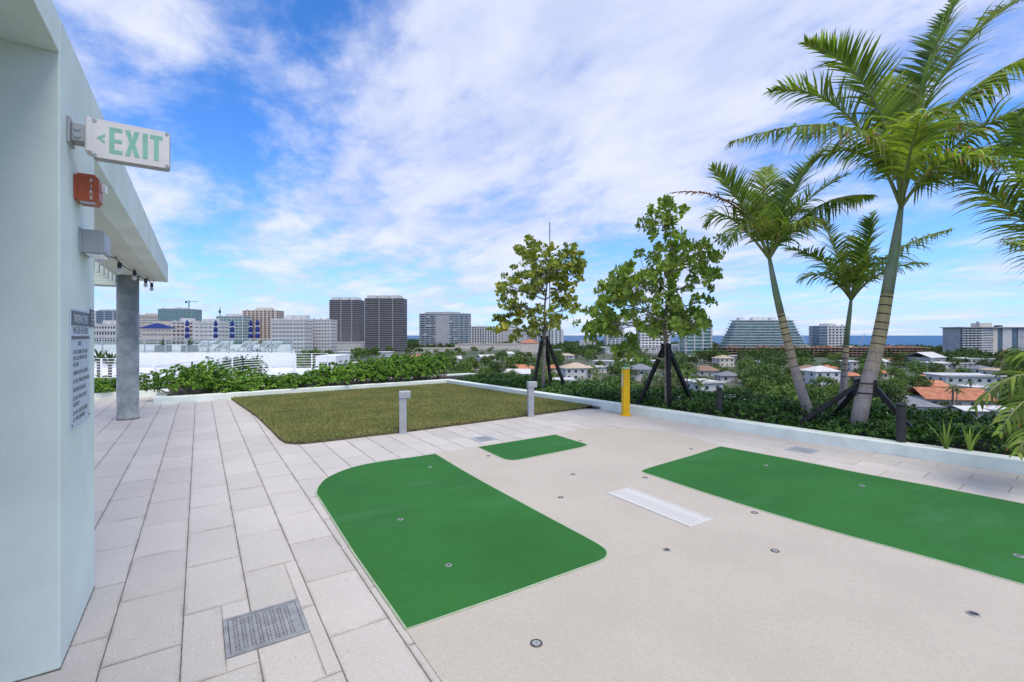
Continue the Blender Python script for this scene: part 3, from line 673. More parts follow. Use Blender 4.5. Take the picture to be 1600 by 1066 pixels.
# low dark cover in the long bed: stuff
path = KERB[3:]; seg = [(np.array(a), np.array(b)) for a, b in zip(path[:-1], path[1:])]; lens_ = np.array([np.linalg.norm(b-a) for a,b in seg])
n = 8500; si = rng.choice(len(seg), n, p=lens_/lens_.sum()); tt = rng.random(n); A0 = np.array([s[0] for s in seg])[si]; B0 = np.array([s[1] for s in seg])[si]
dd = unit(B0-A0); nrm = np.stack([-dd[:,1], dd[:,0]],1); w_ = rng.uniform(.24,2.15,n)
P2 = A0+(B0-A0)*tt[:,None]+nrm*w_[:,None]
yy = P2[:,1]
hmax = .15 + .12*np.clip((9.0-yy)/4,0,1) + .06*np.sin(yy*2.3+P2[:,0]*3) + .04*np.sin(yy*5.1)
hmax *= np.clip((w_-.16)/.3,.45,1)
P3 = np.column_stack([P2, .05+hmax*rng.uniform(.35,1.0,n)])
V, T = scatter_rosettes(P3, np.tile([0,0,1.0],(n,1))+rng.normal(0,.3,(n,3)), 8, .072, .034)
tag(link('ground_cover', trimesh('ground_cover', V, T, MT['lf_cover'])), 'low dark green glossy ground cover filling the bed along the kerb', 'ground cover', kind='stuff')
# a few strappy pale blades standing out of it
def strap_plant(u, f_, hgt, nb, lab):
    V, T = [], []
    for i in range(nb):
        a = rng.uniform(0,6.28); le = rng.uniform(.15,.55); h_ = hgt*rng.uniform(.7,1.1); d = np.array([math.cos(a),math.sin(a)]); s = np.array([-d[1],d[0]])*.014; o = len(V)
        for k in range(5):
            q = k/4; p = np.array([*(d*le*h_*q*q), h_*(q-.25*q*q*le)]); wv = (1-q**3)
            V += [p-np.array([*s,0])*wv, p+np.array([*s,0])*wv]
            if k: T += [(o+2*k-2,o+2*k-1,o+2*k+1),(o+2*k-2,o+2*k+1,o+2*k)]
    t = thing('strap_leaf_plant', lab, 'plant', C(u,f_,.04)); link('blades', trimesh('blades', V, T, MT['lf_tree2']), t)
strap_plant(1478, 5.6, .52, 10, 'pale strap leafed plant in the bed just past the path light')
strap_plant(1515, 5.5, .50, 9, 'strap leafed plant in the bed between path light and drooping fronds')
strap_plant(1100, 8.3, .36, 8, 'small strap leafed plant in the bed behind the thin path light')

# ------------------------------------------------------------------ two round-leafed staked trees
CLU = [trimesh('leaf_cluster', *rosette(21, .108, .066, .5), MT['lf_tree']) for _ in range(5)]
CLU2 = [trimesh('leaf_cluster', *rosette(21, .10, .06, .5), MT['lf_tree2']) for _ in range(5)]
CLY = [trimesh('leaf_cluster', *rosette(11, .125, .08, .7), MT['lf_yellow']) for _ in range(2)]
def px_ellipses(ells, f0, n, depth):
    """points in blobs given as (u, v, ru, rv) at distance f0, in world space"""
    ar = np.array([e_[2]*e_[3] for e_ in ells]); k = rng.choice(len(ells), n, p=ar/ar.sum()); q = rdir(n)*(rng.random(n)**.4)[:,None]
    out = []
    for i in range(n):
        u,v,ru,rv = ells[k[i]]; f_ = f0 + q[i,1]*depth*min(1, ru/60); uu, vv = u+ru*q[i,0], v+rv*q[i,2]
        p = np.array(C(uu, f0)[:2]) + FW*(f_-f0); out.append((p[0],p[1],ZV(vv,f0)))
    return np.array(out)
def leafy_tree(name, label, base, f0, ells, ncl, trunk_px, nlimb, clus, yfrac, depth, group=None):
    bx, by = C(base, f0)[:2]; t = thing(name, label, 'tree', (bx,by,.03)); o = np.array([bx,by,.03])
    tp = [np.array((*C(u,f0)[:2], ZV(v,f0)))-o for u,v in trunk_px]; tp[0][2] = -.02; m_ = len(tp)
    MB().tube([tuple(p) for p in tp], [.052-.042*i/(m_-1) for i in range(m_)], 9).build('trunk', MT['bark'], t, True)
    P = px_ellipses(ells, f0, ncl, depth) - o
    kc = P[rng.choice(ncl, nlimb, False)]                      # k-means: limbs serve groups of clusters
    for _ in range(8):
        own = np.argmin(((P[:,None]-kc[None])**2).sum(2), 1); kc = np.array([P[own==i].mean(0) if (own==i).any() else kc[i] for i in range(nlimb)])
    dense = np.array([tp[i]+(tp[i+1]-tp[i])*q for i in range(1,m_-1) for q in np.linspace(0,1,8)])
    for i in range(nlimb):
        mine = P[own==i]
        if not len(mine): continue
        c = kc[i]; cand = dense[dense[:,2] < max(c[2]-.12, dense[:,2].min()+.02)]
        a = cand[np.argmin(((cand-c)**2).sum(1)+.5*np.abs(cand[:,2]-(c[2]-.45)))] if len(cand) else dense[0]
        b = MB(); e1 = a+(c-a)*.5+np.array([0,0,.03])+rng.normal(0,.03,3); b.tube([tuple(a),tuple(e1),tuple(c)], [.019,.013,.007], 6)
        for p in mine:
            s_ = a+(e1-a)*rng.uniform(.5,1) if rng.random() < .3 else e1+(c-e1)*rng.uniform(.2,1); md = (s_+p)/2+np.array([0,0,-.03])+rng.normal(0,.02,3)
            b.tube([tuple(s_),tuple(md),tuple(p)], [.007,.005,.003], 4, cap=False)
        lb = b.build('branch', MT['bark'], t)
        for p in mine:
            cm = random.choice(CLY) if rng.random() < yfrac(p+o) else random.choice(clus)
            l_ = link('leaf_cluster', cm, lb, tuple(p)); out = unit(p-np.array([tp[-1][0]*.5,tp[-1][1]*.5,p[2]-.25]))
            q = Vector(out).to_track_quat('Z','Y').to_euler(); l_.rotation_euler = (q.x,q.y,random.uniform(0,6.28)); l_.scale = (random.uniform(.9,1.32),)*3
    return t
leafy_tree('seagrape_tree', 'smaller staked tree with yellowish round leaves behind the lawn kerb, next to thin rod', 849, 11.8,
    [(838,432,54,50),(868,420,44,44),(806,470,40,36),(864,486,46,38),(792,505,30,26),(842,500,46,26),(895,402,22,24),(888,452,24,36),(830,388,26,18),(908,420,12,14)], 240,
    [(848,612),(850,560),(852,515),(851,480),(855,440),(858,405)], 17, CLU, lambda p: .22 if p[2] < 2.4 else .07, .95)
leafy_tree('seagrape_tree', 'taller staked tree with dark green round leaves beside the yellow post', 1043, 8.9,
    [(1035,370,42,50),(1060,420,56,54),(1000,450,60,44),(952,480,44,46),(1062,490,48,34),(1110,400,30,28),(1015,500,50,36),(940,510,30,26),(985,545,34,22),(1040,330,24,22),(1085,500,26,20)], 300,
    [(1043,640),(1042,590),(1041,545),(1038,505),(1044,460),(1050,400),(1046,350)], 22, CLU2, lambda p: .05 if p[2] < 1.6 else .015, 1.0)
rod = thing('thin_rod', 'thin dark vertical rod rising through the crown of the smaller staked tree', 'rod', C(859,12.3,0))
MB().tube([(0,0,0),(0,0,4.46)], [.014,.011], 8).build('shaft', MT['blackmetal'], rod); MB().lathe([(.05,0),(.05,.06),(.02,.09)], 10).build('foot', MT['blackmetal'], rod)

def tripod(label, f0, apex, feet, axis_r, collar_h, tilt=(0,0,0)):
    """timber brace: three raked legs, blocks and a strap round the trunk"""
    ax = np.array((*C(apex[0],f0)[:2], ZV(apex[1],f0))); t = thing('tree_brace', label, 'tree brace', (ax[0],ax[1],.04)); o = np.array([ax[0],ax[1],.04])
    for (u,v,df) in feet:
        ft = np.array((*(np.array(C(u,f0)[:2])+FW*df), .0)) if v is None else np.array((*(np.array(C(u,f0+df)[:2])), max(.0, ZV(v,f0+df)-.12)))
        d = ft[:2]-ax[:2]; d = d/np.linalg.norm(d); top = ax+np.array([*(d*(axis_r+.03)),0])
        MB().tube([tuple(top-o),tuple(ft-o)], .045 if axis_r < .1 else .05, 4).build('leg', MT['black'], t)
        s = np.array([-d[1],d[0]]); c = ax-o+np.array([*(d*(axis_r+.022)),.0])
        vs = [tuple(c+np.array([*(d*a+s*b),z])) for z in (-collar_h,collar_h) for a,b in ((-.02,-.035),(.02,-.035),(.02,.035),(-.02,.035))]
        MB().add(vs,[(3,2,1,0),(4,5,6,7),(0,1,5,4),(1,2,6,5),(2,3,7,6),(3,0,4,7)]).build('block', MT['black'], t)
    for z in (-collar_h*.6, collar_h*.6):
        n = 14; vs = [((axis_r+.046)*math.cos(2*math.pi*k/n),(axis_r+.046)*math.sin(2*math.pi*k/n),ax[2]-o[2]+z+dz) for dz in (-.012,.012) for k in range(n)]
        MB().add(vs,[(k,(k+1)%n,n+(k+1)%n,n+k) for k in range(n)]).build('strap', MT['blackmetal'], t)
    return t
tripod('black timber tripod brace round the trunk of the smaller yellowish tree', 11.8, (851,533), [(832,612,.0),(884,600,.2),(862,600,1.1)], .05, .13)
tripod('black timber tripod brace round the trunk of the taller tree by the yellow post', 8.9, (1041,548), [(998,622,.42),(1046,640,-.12),(1078,612,.3)], .05, .13)

# ------------------------------------------------------------------ palms
def bez(p0,p1,p2,t): return p0*(1-t)**2+p1*2*t*(1-t)+p2*t*t
def frond_mesh(p0, pm, p2, L, npair, Wd, lift, droop, m=None, seed=0, petiole=.16):
    p0,pm,p2 = map(lambda q: np.array(q,float),(p0,pm,p2)); p1 = 2*pm-.5*(p0+p2)
    V, T, MI = [], [], []
    ts = np.linspace(0,1,14); pts = [bez(p0,p1,p2,t) for t in ts]; mb = MB(); mb.tube([tuple(p) for p in pts], [.020*(1-.85*t)+.003 for t in ts], 6)
    for f_ in mb.f:
        for k in range(1,len(f_)-1): T.append((f_[0],f_[k],f_[k+1])); MI.append(0)
    V += mb.v
    for i in range(npair):
        t = petiole+(1-petiole)*(i+.5)/npair; p = bez(p0,p1,p2,t); tg = unit(bez(p0,p1,p2,min(1,t+.02))-bez(p0,p1,p2,t-.02)); up = np.array([0,0,1.0]); S = np.cross(tg,up)
        if np.linalg.norm(S) < .15: S = np.cross(tg, np.array([RT[0],RT[1],0]))
        S = unit(S); U = np.cross(S,tg); prof = (math.sin(math.pi*min(1,.14+.86*((t-petiole)/(1-petiole))**.85)))**.6; l0 = L*max(.32,prof)*(1 if t < .97 else .8)
        for sg in (-1,1):
            fw = .45+.75*t+rng.normal(0,.08); d = unit(S*sg+tg*fw+U*(lift+rng.normal(0,.38))); nrm = unit(np.cross(np.cross(d,U)+rng.normal(0,.25,3),d)); sd = unit(np.cross(d,nrm)); l = l0*rng.uniform(.88,1.08); o = len(V)
            q = p.copy(); dcur = d.copy(); wv = (.55,1,.85,.5,0)
            for k in range(5):
                if k: dcur = unit(dcur+np.array([0,0,-droop*rng.uniform(.6,1.4)*k*.28])); q = q+dcur*l/4
                if k < 4: V += [q-sd*Wd*wv[k]*.5, q+sd*Wd*wv[k]*.5]
                else: V.append(q)
            for k in range(3): T += [(o+2*k,o+2*k+1,o+2*k+3),(o+2*k,o+2*k+3,o+2*k+2)]; MI += [1,1]
            T.append((o+6,o+7,o+8)); MI.append(2 if rng.random() < .3 else 1)
    return trimesh('frond', V, T, [MT['rachis'] if m is None else m, m or MT['frond'], m or MT['deadfrond']], MI)
def palm_trunk(t, o, pts, rads, shaft_from, nring, f0):
    rads = [r_*.64 for r_ in rads]
    m_ = len(pts); P = [np.array(p)-o for p in pts]
    ki = shaft_from; mats_ = [MT['ptrunk']]
    MB().tube([tuple(p) for p in P[:ki+1]], rads[:ki+1], 16).build('trunk', MT['ptrunk'], t, True)
    rs_ = list(rads[ki:]); MB().tube([tuple(p) for p in P[ki:]], rs_, 14).build('crownshaft', MT['pshaft'], t, True)
    for i in range(nring):                                     # leaf scars
        s_ = i/(nring-1) if nring > 1 else 0; x_ = ki*(.30+.68*s_**.85); a = int(min(ki-1,x_)); q = x_-a; p = P[a]+(P[a+1]-P[a])*q; r_ = rads[a]+(rads[a+1]-rads[a])*q; d = Vector(P[a+1]-P[a]).normalized()
        hv = .004+.006*s_
        MB().tube([tuple(Vector(p)-d*hv),tuple(Vector(p)-d*hv*.5),tuple(Vector(p)+d*hv*.5),tuple(Vector(p)+d*hv)],[r_*1.0,r_*1.03,r_*1.025,r_*1.0],16,cap=False).build('trunk_ring', MT['pring'] if s_ > .35 else MT['pringpale'], t)
def trunkmat():
    m = bpy.data.materials.new('palm_trunk'); m.use_nodes = True; t = m.node_tree; b = t.nodes['Principled BSDF']; b.inputs['Roughness'].default_value = .75
    g = N(t,'ShaderNodeNewGeometry'); sp = N(t,'ShaderNodeSeparateXYZ'); t.links.new(g.outputs['Position'], sp.inputs[0]); nz = N(t,'ShaderNodeTexNoise',i_Scale=7.0,i_Detail=7.0); t.links.new(g.outputs['Position'], nz.inputs['Vector'])
    h_ = M(t,'ADD',sp.outputs[2],M(t,'MULTIPLY_ADD',nz.outputs['Fac'],.9,-.45)); mr = N(t,'ShaderNodeMapRange'); t.links.new(h_,mr.inputs[0]); mr.inputs[1].default_value = .2; mr.inputs[2].default_value = 2.4
    cr = N(t,'ShaderNodeValToRGB'); t.links.new(mr.outputs[0],cr.inputs[0]); e_ = cr.color_ramp.elements; e_[0].position = 0; e_[0].color = (.30,.27,.26,1); e_[1].position = 1; e_[1].color = (.24,.28,.10,1)
    for ps,c in ((.28,(.36,.31,.29)),(.42,(.40,.31,.22)),(.62,(.42,.33,.16)),(.8,(.36,.31,.13))): x = e_.new(ps); x.color = (*c,1)
    wv = N(t,'ShaderNodeTexNoise',i_Scale=26.0,i_Detail=6.0); mp = N(t,'ShaderNodeMapping'); mp.inputs['Scale'].default_value = (1,1,.22); t.links.new(g.outputs['Position'],mp.inputs[0]); t.links.new(mp.outputs[0],wv.inputs['Vector'])
    c = MIXC(t, M(t,'MULTIPLY',SMOOTH(t,wv.outputs['Fac'],.45,.7),.45), cr.outputs[0], (.20,.15,.12)); t.links.new(c,b.inputs['Base Color'])
    bp = N(t,'ShaderNodeBump',i_Strength=.4,i_Distance=.01); t.links.new(wv.outputs['Fac'],bp.inputs['Height']); t.links.new(bp.outputs[0],b.inputs['Normal']); return m
MT['ptrunk'] = trunkmat(); MT['pshaft'] = mat('green_crownshaft', (.17,.23,.10), .45, scale=3, col2=(.26,.28,.20), detail=7)
MT['pring'] = mat('dark_leaf_scar', (.055,.045,.035), .8, .3, 20); MT['pringpale'] = mat('pale_leaf_scar', (.27,.22,.19), .8, .2, 20)
def W3(u,v,f_): return (*C(u,f_)[:2], ZV(v,f_))
def palm(label, f0, trunk, rads, ki, nring, fronds, L, npair, Wd, group=None):
    b = trunk[0]; o = np.array([*C(b[0],f0)[:2],.03]); t = thing('palm_tree', label, 'palm', tuple(o))
    pts = [W3(u,v,f0) for u,v in trunk]; pts[0] = (pts[0][0],pts[0][1],.0)
    palm_trunk(t, o, pts, rads, ki, nring, f0)
    top = trunk[-1]
    for fr_ in fronds:
        (mu,mv),(tu,tv),dep = fr_[:3]; opt = fr_[3] if len(fr_) > 3 else {}
        p0 = np.array(W3(top[0],top[1]+3,f0))-o; pm = np.array(W3(mu,mv,f0+dep*.5))-o; p2 = np.array(W3(tu,tv,f0+dep))-o
        sc = np.linalg.norm(p2-p0); n_ = int(npair*max(.6,min(1.15, sc/(L*4.2))))
        fo = link('frond', frond_mesh(p0,pm,p2,L*opt.get('l',1),opt.get('n',n_),Wd,opt.get('lift',.35),opt.get('droop',.22),opt.get('m')), t)
        if opt.get('m'): fo['label'] = 'dead brown frond'
    return t
palm('large palm with thick ringed trunk leaning outward, held by a black brace', 6.7,
    [(1336,675),(1347,630),(1361,580),(1371,540),(1378,505),(1386,460),(1392,425),(1399,385),(1404,350),(1408,322)], [.165,.155,.145,.137,.13,.118,.112,.098,.072,.05], 5, 11,
    [((1343,205),(1140,222),-.5,{'droop':.5,'lift':-.45}),((1318,175),(1203,143),.5,{'lift':.5}),((1362,150),(1258,68),-.3,{'lift':.75,'droop':.12}),((1432,160),(1500,-8),.1,{'lift':.5,'droop':.1}),
     ((1480,175),(1640,75),-.6,{'droop':.5,'lift':-.3,'l':1.1}),((1470,120),(1610,-10),.6,{'lift':.5}),((1500,245),(1650,215),.4,{'droop':.5,'lift':-.4}),((1510,215),(1665,150),-.9,{'droop':.45,'lift':.2}),((1480,250),(1570,260),-1.2,{'droop':.5}),
     ((1350,240),(1262,255),1.0,{'droop':.45}),((1400,190),(1385,120),1.3,{'lift':.4}),((1430,210),(1460,175),-1.3,{'droop':.4}),((1455,215),(1530,205),1.3,{'droop':.45})], .56, 92, .031)
palm('medium palm with slim pinkish trunk leaning toward the round leafed trees', 7.5,
    [(1272,672),(1262,640),(1250,605),(1240,570),(1229,525),(1220,490),(1213,460),(1207,430),(1202,402)], [.125,.118,.108,.10,.093,.085,.078,.062,.042], 5, 12,
    [((1162,325),(1112,262),-.3,{'lift':.7,'droop':.12}),((1140,340),(1105,352),.4,{'droop':.4}),((1228,318),(1292,232),.2,{'lift':.6,'droop':.14}),((1245,330),(1325,272),-.5,{'lift':.45}),((1275,325),(1366,305),.4,{'droop':.5,'lift':-.45}),
     ((1195,320),(1200,262),.8,{'lift':.3}),((1232,360),(1285,345),-.8,{'droop':.5}),((1170,350),(1135,385),-.6,{'droop':.5}),((1185,330),(1150,290),1.0,{'droop':.3}),((1225,340),(1265,330),1.0,{'droop':.4}),
     ((1142,318),(1046,302),.1,{'m':MT['deadfrond'],'l':.34,'droop':.6,'n':34})], .50, 84, .029)
palm('small slim palm with short bright crown standing behind the big braced palm', 8.3,
    [(1314,662),(1316,630),(1318,600),(1320,570),(1322,540),(1325,510),(1328,485),(1330,466)], [.105,.095,.085,.078,.07,.062,.05,.035], 4, 9,
    [((1290,412),(1228,388),-.3,{'droop':.3}),((1290,432),(1248,438),.4,{'droop':.45}),((1352,400),(1362,333),.1,{'lift':.6,'droop':.1}),((1390,398),(1487,358),.1,{'droop':.35,'lift':-.1,'l':1.15}),((1380,425),(1450,412),-.5,{'droop':.4}),
     ((1310,405),(1285,345),.5,{'lift':.5}),((1345,420),(1380,405),-.9,{'droop':.45}),((1318,425),(1300,420),-.9,{'droop':.5}),((1340,405),(1330,370),.8)], .42, 70, .027)
palm('palm beyond the picture edge with long dark drooping fronds reaching in', 5.6,
    [(1700,760),(1702,690),(1704,620),(1705,560),(1705,500),(1706,455)], [.15,.14,.13,.12,.1,.05], 3, 6,
    [((1600,345),(1482,262),.2,{'droop':.35}),((1622,330),(1560,215),.6,{'droop':.3}),((1720,300),(1740,120),.3,{}),((1640,310),(1590,180),-.4,{'droop':.35}),((1800,350),(1900,300),.3,{}),((1780,420),(1880,470),-.2,{}),((1640,400),(1575,380),1.0,{'droop':.5})], .56, 88, .031)
palm('low palm clump with arching yellow green fronds beside the bed at the edge', 4.6,
    [(1720,800),(1722,770),(1724,745),(1726,725)], [.09,.085,.08,.06], 1, 2,
    [((1630,590),(1520,640),.1,{'droop':.5,'lift':.1,'n':22}),((1640,620),(1560,680),-.2,{'droop':.5,'n':22}),((1650,650),(1590,712),-.4,{'droop':.5,'n':22}),((1640,560),(1555,590),.6,{'droop':.5,'n':22}),((1760,560),(1820,520),.2,{'n':22})], .40, 24, .035)
tripod('black timber brace with blocks and straps round the big leaning palm', 6.7, (1352,606), [(1258,None,.5),(1352,None,.9),(1402,None,-.5)], .098, .115)
# ------------------------------------------------------------------ pool wing of the building
CITY = -22.5
PWX = lambda u, D: C(u, D)[:2]
a0, a1, b1, b0 = PWX(60,40), PWX(461,40), PWX(455,78), PWX(-200,78)
pw = thing('pool_wing', 'long white parapet wall and roof of the pool terrace wing', 'building', (*a0,0))
o2 = np.array(a0)
MB().prism([tuple(np.array(p)-o2) for p in (a0,a1,b1,b0)], CITY, -.02).build('wall', MT['white'], pw)
MB().prism([tuple(np.array(p)-o2) for p in (PWX(62,40.6),PWX(458,40.6),PWX(452,77),PWX(-190,77))], -.02, .0).build('pool_deck', MT['farwhite'], pw)
MT['railglass'] = bpy.data.materials.new('rail_glass'); MT['railglass'].use_nodes = True
_t = MT['railglass'].node_tree; _t.nodes.clear(); _g = N(_t,'ShaderNodeBsdfGlossy',i_Roughness=.05); _g.inputs[0].default_value = (.8,.9,.92,1); _tr = N(_t,'ShaderNodeBsdfTransparent'); _tr.inputs[0].default_value = (.88,.94,.945,1)
_mx = N(_t,'ShaderNodeMixShader'); _mx.inputs[0].default_value = .07; _t.links.new(_tr.outputs[0],_mx.inputs[1]); _t.links.new(_g.outputs[0],_mx.inputs[2]); _o = N(_t,'ShaderNodeOutputMaterial'); _t.links.new(_mx.outputs[0],_o.inputs[0])
gr = thing('glass_railing', 'clear glass railing with steel posts along the pool terrace edge', 'railing', (*PWX(300,40.3),0)); og = np.array(PWX(300,40.3))
def seg_box(p, q, z0, z1, th): 
    p, q = np.array(p), np.array(q); d = (q-p)/np.linalg.norm(q-p); n_ = np.array([-d[1],d[0]])*th/2
    vs = [(*(p-n_),z0),(*(q-n_),z0),(*(q+n_),z0),(*(p+n_),z0),(*(p-n_),z1),(*(q-n_),z1),(*(q+n_),z1),(*(p+n_),z1)]
    return MB().add(vs,[(0,3,2,1),(4,5,6,7),(0,1,5,4),(1,2,6,5),(2,3,7,6),(3,0,4,7)])
us = list(range(126,460,33)); corner = [PWX(u,40.3) for u in us]+[PWX(457,40.3)]
side = [PWX(457,40.3)] + [tuple(np.array(PWX(457,40.3))+(np.array(PWX(454,60))-np.array(PWX(457,40.3)))*k/6) for k in range(1,7)]
for run in (corner, side):
    for p, q in zip(run[:-1], run[1:]):
        p, q = np.array(p)-og, np.array(q)-og
        seg_box(p+(q-p)*.03, p+(q-p)*.97, .06, 1.10, .02).build('pane', MT['railglass'], gr); seg_box(p, p+(q-p)*(.09/np.linalg.norm(q-p)), 0, 1.14, .08).build('post', MT['galv'], gr)
        seg_box(p, q, 1.141, 1.20, .07).build('top_rail', MT['galv'], gr)
# white slatted railings
def railing(label, pts, ztop, hgt, nsl, step):
    o = np.array(pts[0]); t = thing('white_railing', label, 'railing', (*o, ztop-hgt))
    P = [np.array(p)-o for p in pts]
    for p, q in zip(P[:-1], P[1:]):
        l = np.linalg.norm(q-p); n_ = max(1, round(l/step))
        for k in range(n_+1): 
            c = p+(q-p)*k/n_; MB().box(c[0]-.035,c[0]+.035,c[1]-.035,c[1]+.035,0,hgt).build('post', MT['white'], t)
        for i in range(nsl): z = .12+(hgt-.12)*i/(nsl-1); seg_box(p,q,z-.03,z,.028).build('rail', MT['white'], t)
        seg_box(p,q,-.35,0,.2).build('kerb_base', MT['white'], t)
    return t
railing('long white slatted railing slanting in front of the white pool wall', [PWX(243,18.2),PWX(300,21.5),PWX(379,28),PWX(461,31)], .30, 1.12, 8, 1.5)
railing('short white slatted railing seen between the wall and the column', [PWX(80,25),PWX(240,24)], .30, 1.12, 8, 1.6)
railing('white slatted railing past the end of the white pool wall', [PWX(462,30.5),PWX(512,31)], .32, 1.1, 7, .95)
bl = thing('roof_block', 'low white stair block beside the slatted railing past the pool wall', 'building', (*PWX(521,36),-3)); MB().cbox(-.75,.75,-1.5,1.5,0,4.3-1.3,.02).build('wall', MT['white'], bl); MB().box(-.45,.35,-1.53,-1.5,1.9,2.5).build('window', MT['winglass'], bl); bl.rotation_euler[2] = -YAW
wb = thing('lower_roof', 'flat pale lower roof of the building below the white railings', 'building', (*PWX(330,22),CITY))
o2 = np.array(PWX(330,22)); MB().prism([tuple(np.array(p)-o2) for p in (PWX(-100,16.6),PWX(250,17.4),PWX(515,30),PWX(540,39.7),PWX(-100,39.7))], 0, -CITY-1.25).build('wall', MT['white'], wb)
shrub_dark = SHR[1][0].copy(); shrub_dark.materials[0] = MT['lf_cover']; fan = []
for _ in range(3):
    V, T = [], []
    for i in range(46):
        a = rng.uniform(0,6.28); el = rng.uniform(.15,1.4); d = np.array([math.cos(a)*math.cos(el),math.sin(a)*math.cos(el),math.sin(el)]); s = unit(np.cross(d,[0,0,1]))*.035; l = rng.uniform(.6,1.0); o = len(V)
        V += [d*.05-s*.3,d*.05+s*.3,d*l*.6-s,d*l*.6+s,d*l-np.array([0,0,.12])]; T += [(o,o+1,o+3),(o,o+3,o+2),(o+2,o+3,o+4)]
    fan.append(trimesh('fronds', V, T, MT['farpalm']))
for u,D,z,s,lab in ((378,31.5,-.75,1.7,'wide spiky shrub behind the slanting white railing'),(400,33,-.55,1.1,'smaller brownish spiky shrub beside the wide one at the white pool wall'),(155,27,-.1,1.5,'spiky palm shrub behind the short railing near the mint wall'),(172,27.5,-.3,1.4,'dark spiky shrub beside the column above the short railing'),(475,40,-.2,1.0,'small palm shrub just past the end of the pool wall'),(345,27.5,-1.0,1.5,'dark spiky plant low behind the slanting railing'),(326,25,-1.0,1.2,'low dark plant behind the near end of the slanting railing')):
    t = thing('spiky_shrub', lab, 'shrub', (*PWX(u,D),z)); t.scale = (s,s,s*.9); link('fronds', random.choice(fan), t); MB().tube([(0,0,-.8),(0,0,.1)], .07, 7).build('stem', MT['trunkfar'], t)
for u,D,lab,s_ in ((362,29.6,'dark bushy shrub low behind the slanting white railing',1.9),(388,31,'second dark bushy shrub behind the railing, by the spiky shrub',1.7),(338,27,'low green shrub at the near end of the slanting railing',1.5)):
    t = thing('railing_shrub', lab, 'shrub', (*PWX(u,D),-1.25)); t.scale = (s_,s_,s_*.85); link('foliage', shrub_dark, t); link('stems', SHR[0][1], t)
# umbrellas
def closed_umbrella(u, D, lab, s=1.0):
    t = thing('closed_umbrella', lab, 'umbrella', (*PWX(u,D),0), random.uniform(0,3), 'closed blue umbrellas on the pool terrace')
    MB().tube([(0,0,0),(0,0,3.02)], .03, 8).build('pole', MT['white'], t); MB().lathe([(.3,0),(.3,.08)], 12).build('base', MT['boxgrey'], t)
    MB().lathe([(.07,1.22),(.20,1.30),(.23,1.46),(.15,1.68),(.11,1.73),(.17,1.82),(.20,2.05),(.14,2.26),(.08,2.32),(.11,2.40),(.19,2.55),(.15,2.72),(.04,2.98)], 9).build('folded_canopy', MT['blue'], t)
    for z in (1.72,2.34): MB().lathe([(.165,z-.025),(.17,z),(.165,z+.025)], 9).build('tie', MT['white'], t)
for u,D,lab in ((292.5,46,'closed blue umbrella nearest the open umbrella on the pool terrace'),(337,46,'closed blue umbrella second from the open one, alone above the loungers'),(363,46,'closed blue umbrella in front of the pale green glass block'),(391.7,44.5,'closed blue umbrella of the close pair, on the side of the glass block'),(402.3,43.5,'closed blue umbrella of the close pair, on the side of the white apartments')): closed_umbrella(u,D,lab)
t = thing('open_umbrella', 'open dark blue umbrella beside the column on the pool terrace', 'umbrella', (*PWX(246,44),0)); MB().tube([(0,0,0),(0,0,2.6)], .03, 8).build('pole', MT['white'], t)
mb = MB(); n = 8; vs = [(1.52*math.cos(2*math.pi*k/n),1.52*math.sin(2*math.pi*k/n),2.12) for k in range(n)]+[(.55*math.cos(2*math.pi*k/n),.55*math.sin(2*math.pi*k/n),2.5) for k in range(n)]+[(0,0,2.66)]
mb.add(vs,[(k,(k+1)%n,n+(k+1)%n,n+k) for k in range(n)]+[(n+k,n+(k+1)%n,2*n) for k in range(n)]).build('canopy', MT['blue'], t)
for k in range(n): a=2*math.pi*k/n; MB().tube([(0,0,2.45),(1.5*math.cos(a),1.5*math.sin(a),2.10)], .012, 4).build('rib', MT['white'], t)
def lounger():
    t = thing('sun_lounger', 'white sun lounger with raised back behind the glass railing', 'sun lounger', (0,0,0), 0, 'white sun loungers on the pool terrace')
    MB().cbox(-.34,.34,-.3,1.15,.30,.38,.02).build('seat', MT['white'], t); m_ = MB(); m_.add([(-.34,-.3,.34),(.34,-.3,.34),(.34,-1.0,.95),(-.34,-1.0,.95),(-.34,-.34,.27),(.34,-.34,.27),(.34,-1.05,.88),(-.34,-1.05,.88)],[(0,1,2,3),(7,6,5,4),(0,4,5,1),(1,5,6,2),(2,6,7,3),(3,7,4,0)]).build('backrest', MT['white'], t)
    for x in (-.3,.3):
        for y in (-.25,1.05): MB().box(x-.025,x+.025,y-.025,y+.025,0,.30).build('leg', MT['white'], t)
    return t
lg = lounger()
for i,(u,D) in enumerate(((346,43),(335,43),(383,43),(374,44),(412,43),(418,43),(424,43),(318,44),(404,44.5),(308,45))):
    p = (*PWX(u,D),0); rz = -YAW+R(75+random.uniform(-6,6))
    if i == 0: lg.location = p; lg.rotation_euler[2] = rz
    else: dup(lg, p, rz)
for u,D,lab in ((255,42,'grey square planter with bushy plant under the open umbrella'),(296,42,'grey square planter with grassy plant beside the first closed umbrella')):
    t = thing('planter', lab, 'planter', (*PWX(u,D),0)); MB().cbox(-.5,.5,-.4,.4,0,.62,.02).build('box', MT['boxgrey'], t); t.rotation_euler[2] = -YAW; f_ = link('plant', fan[1], t, (0,0,.55)); f_.scale = (.8,.8,1.1)
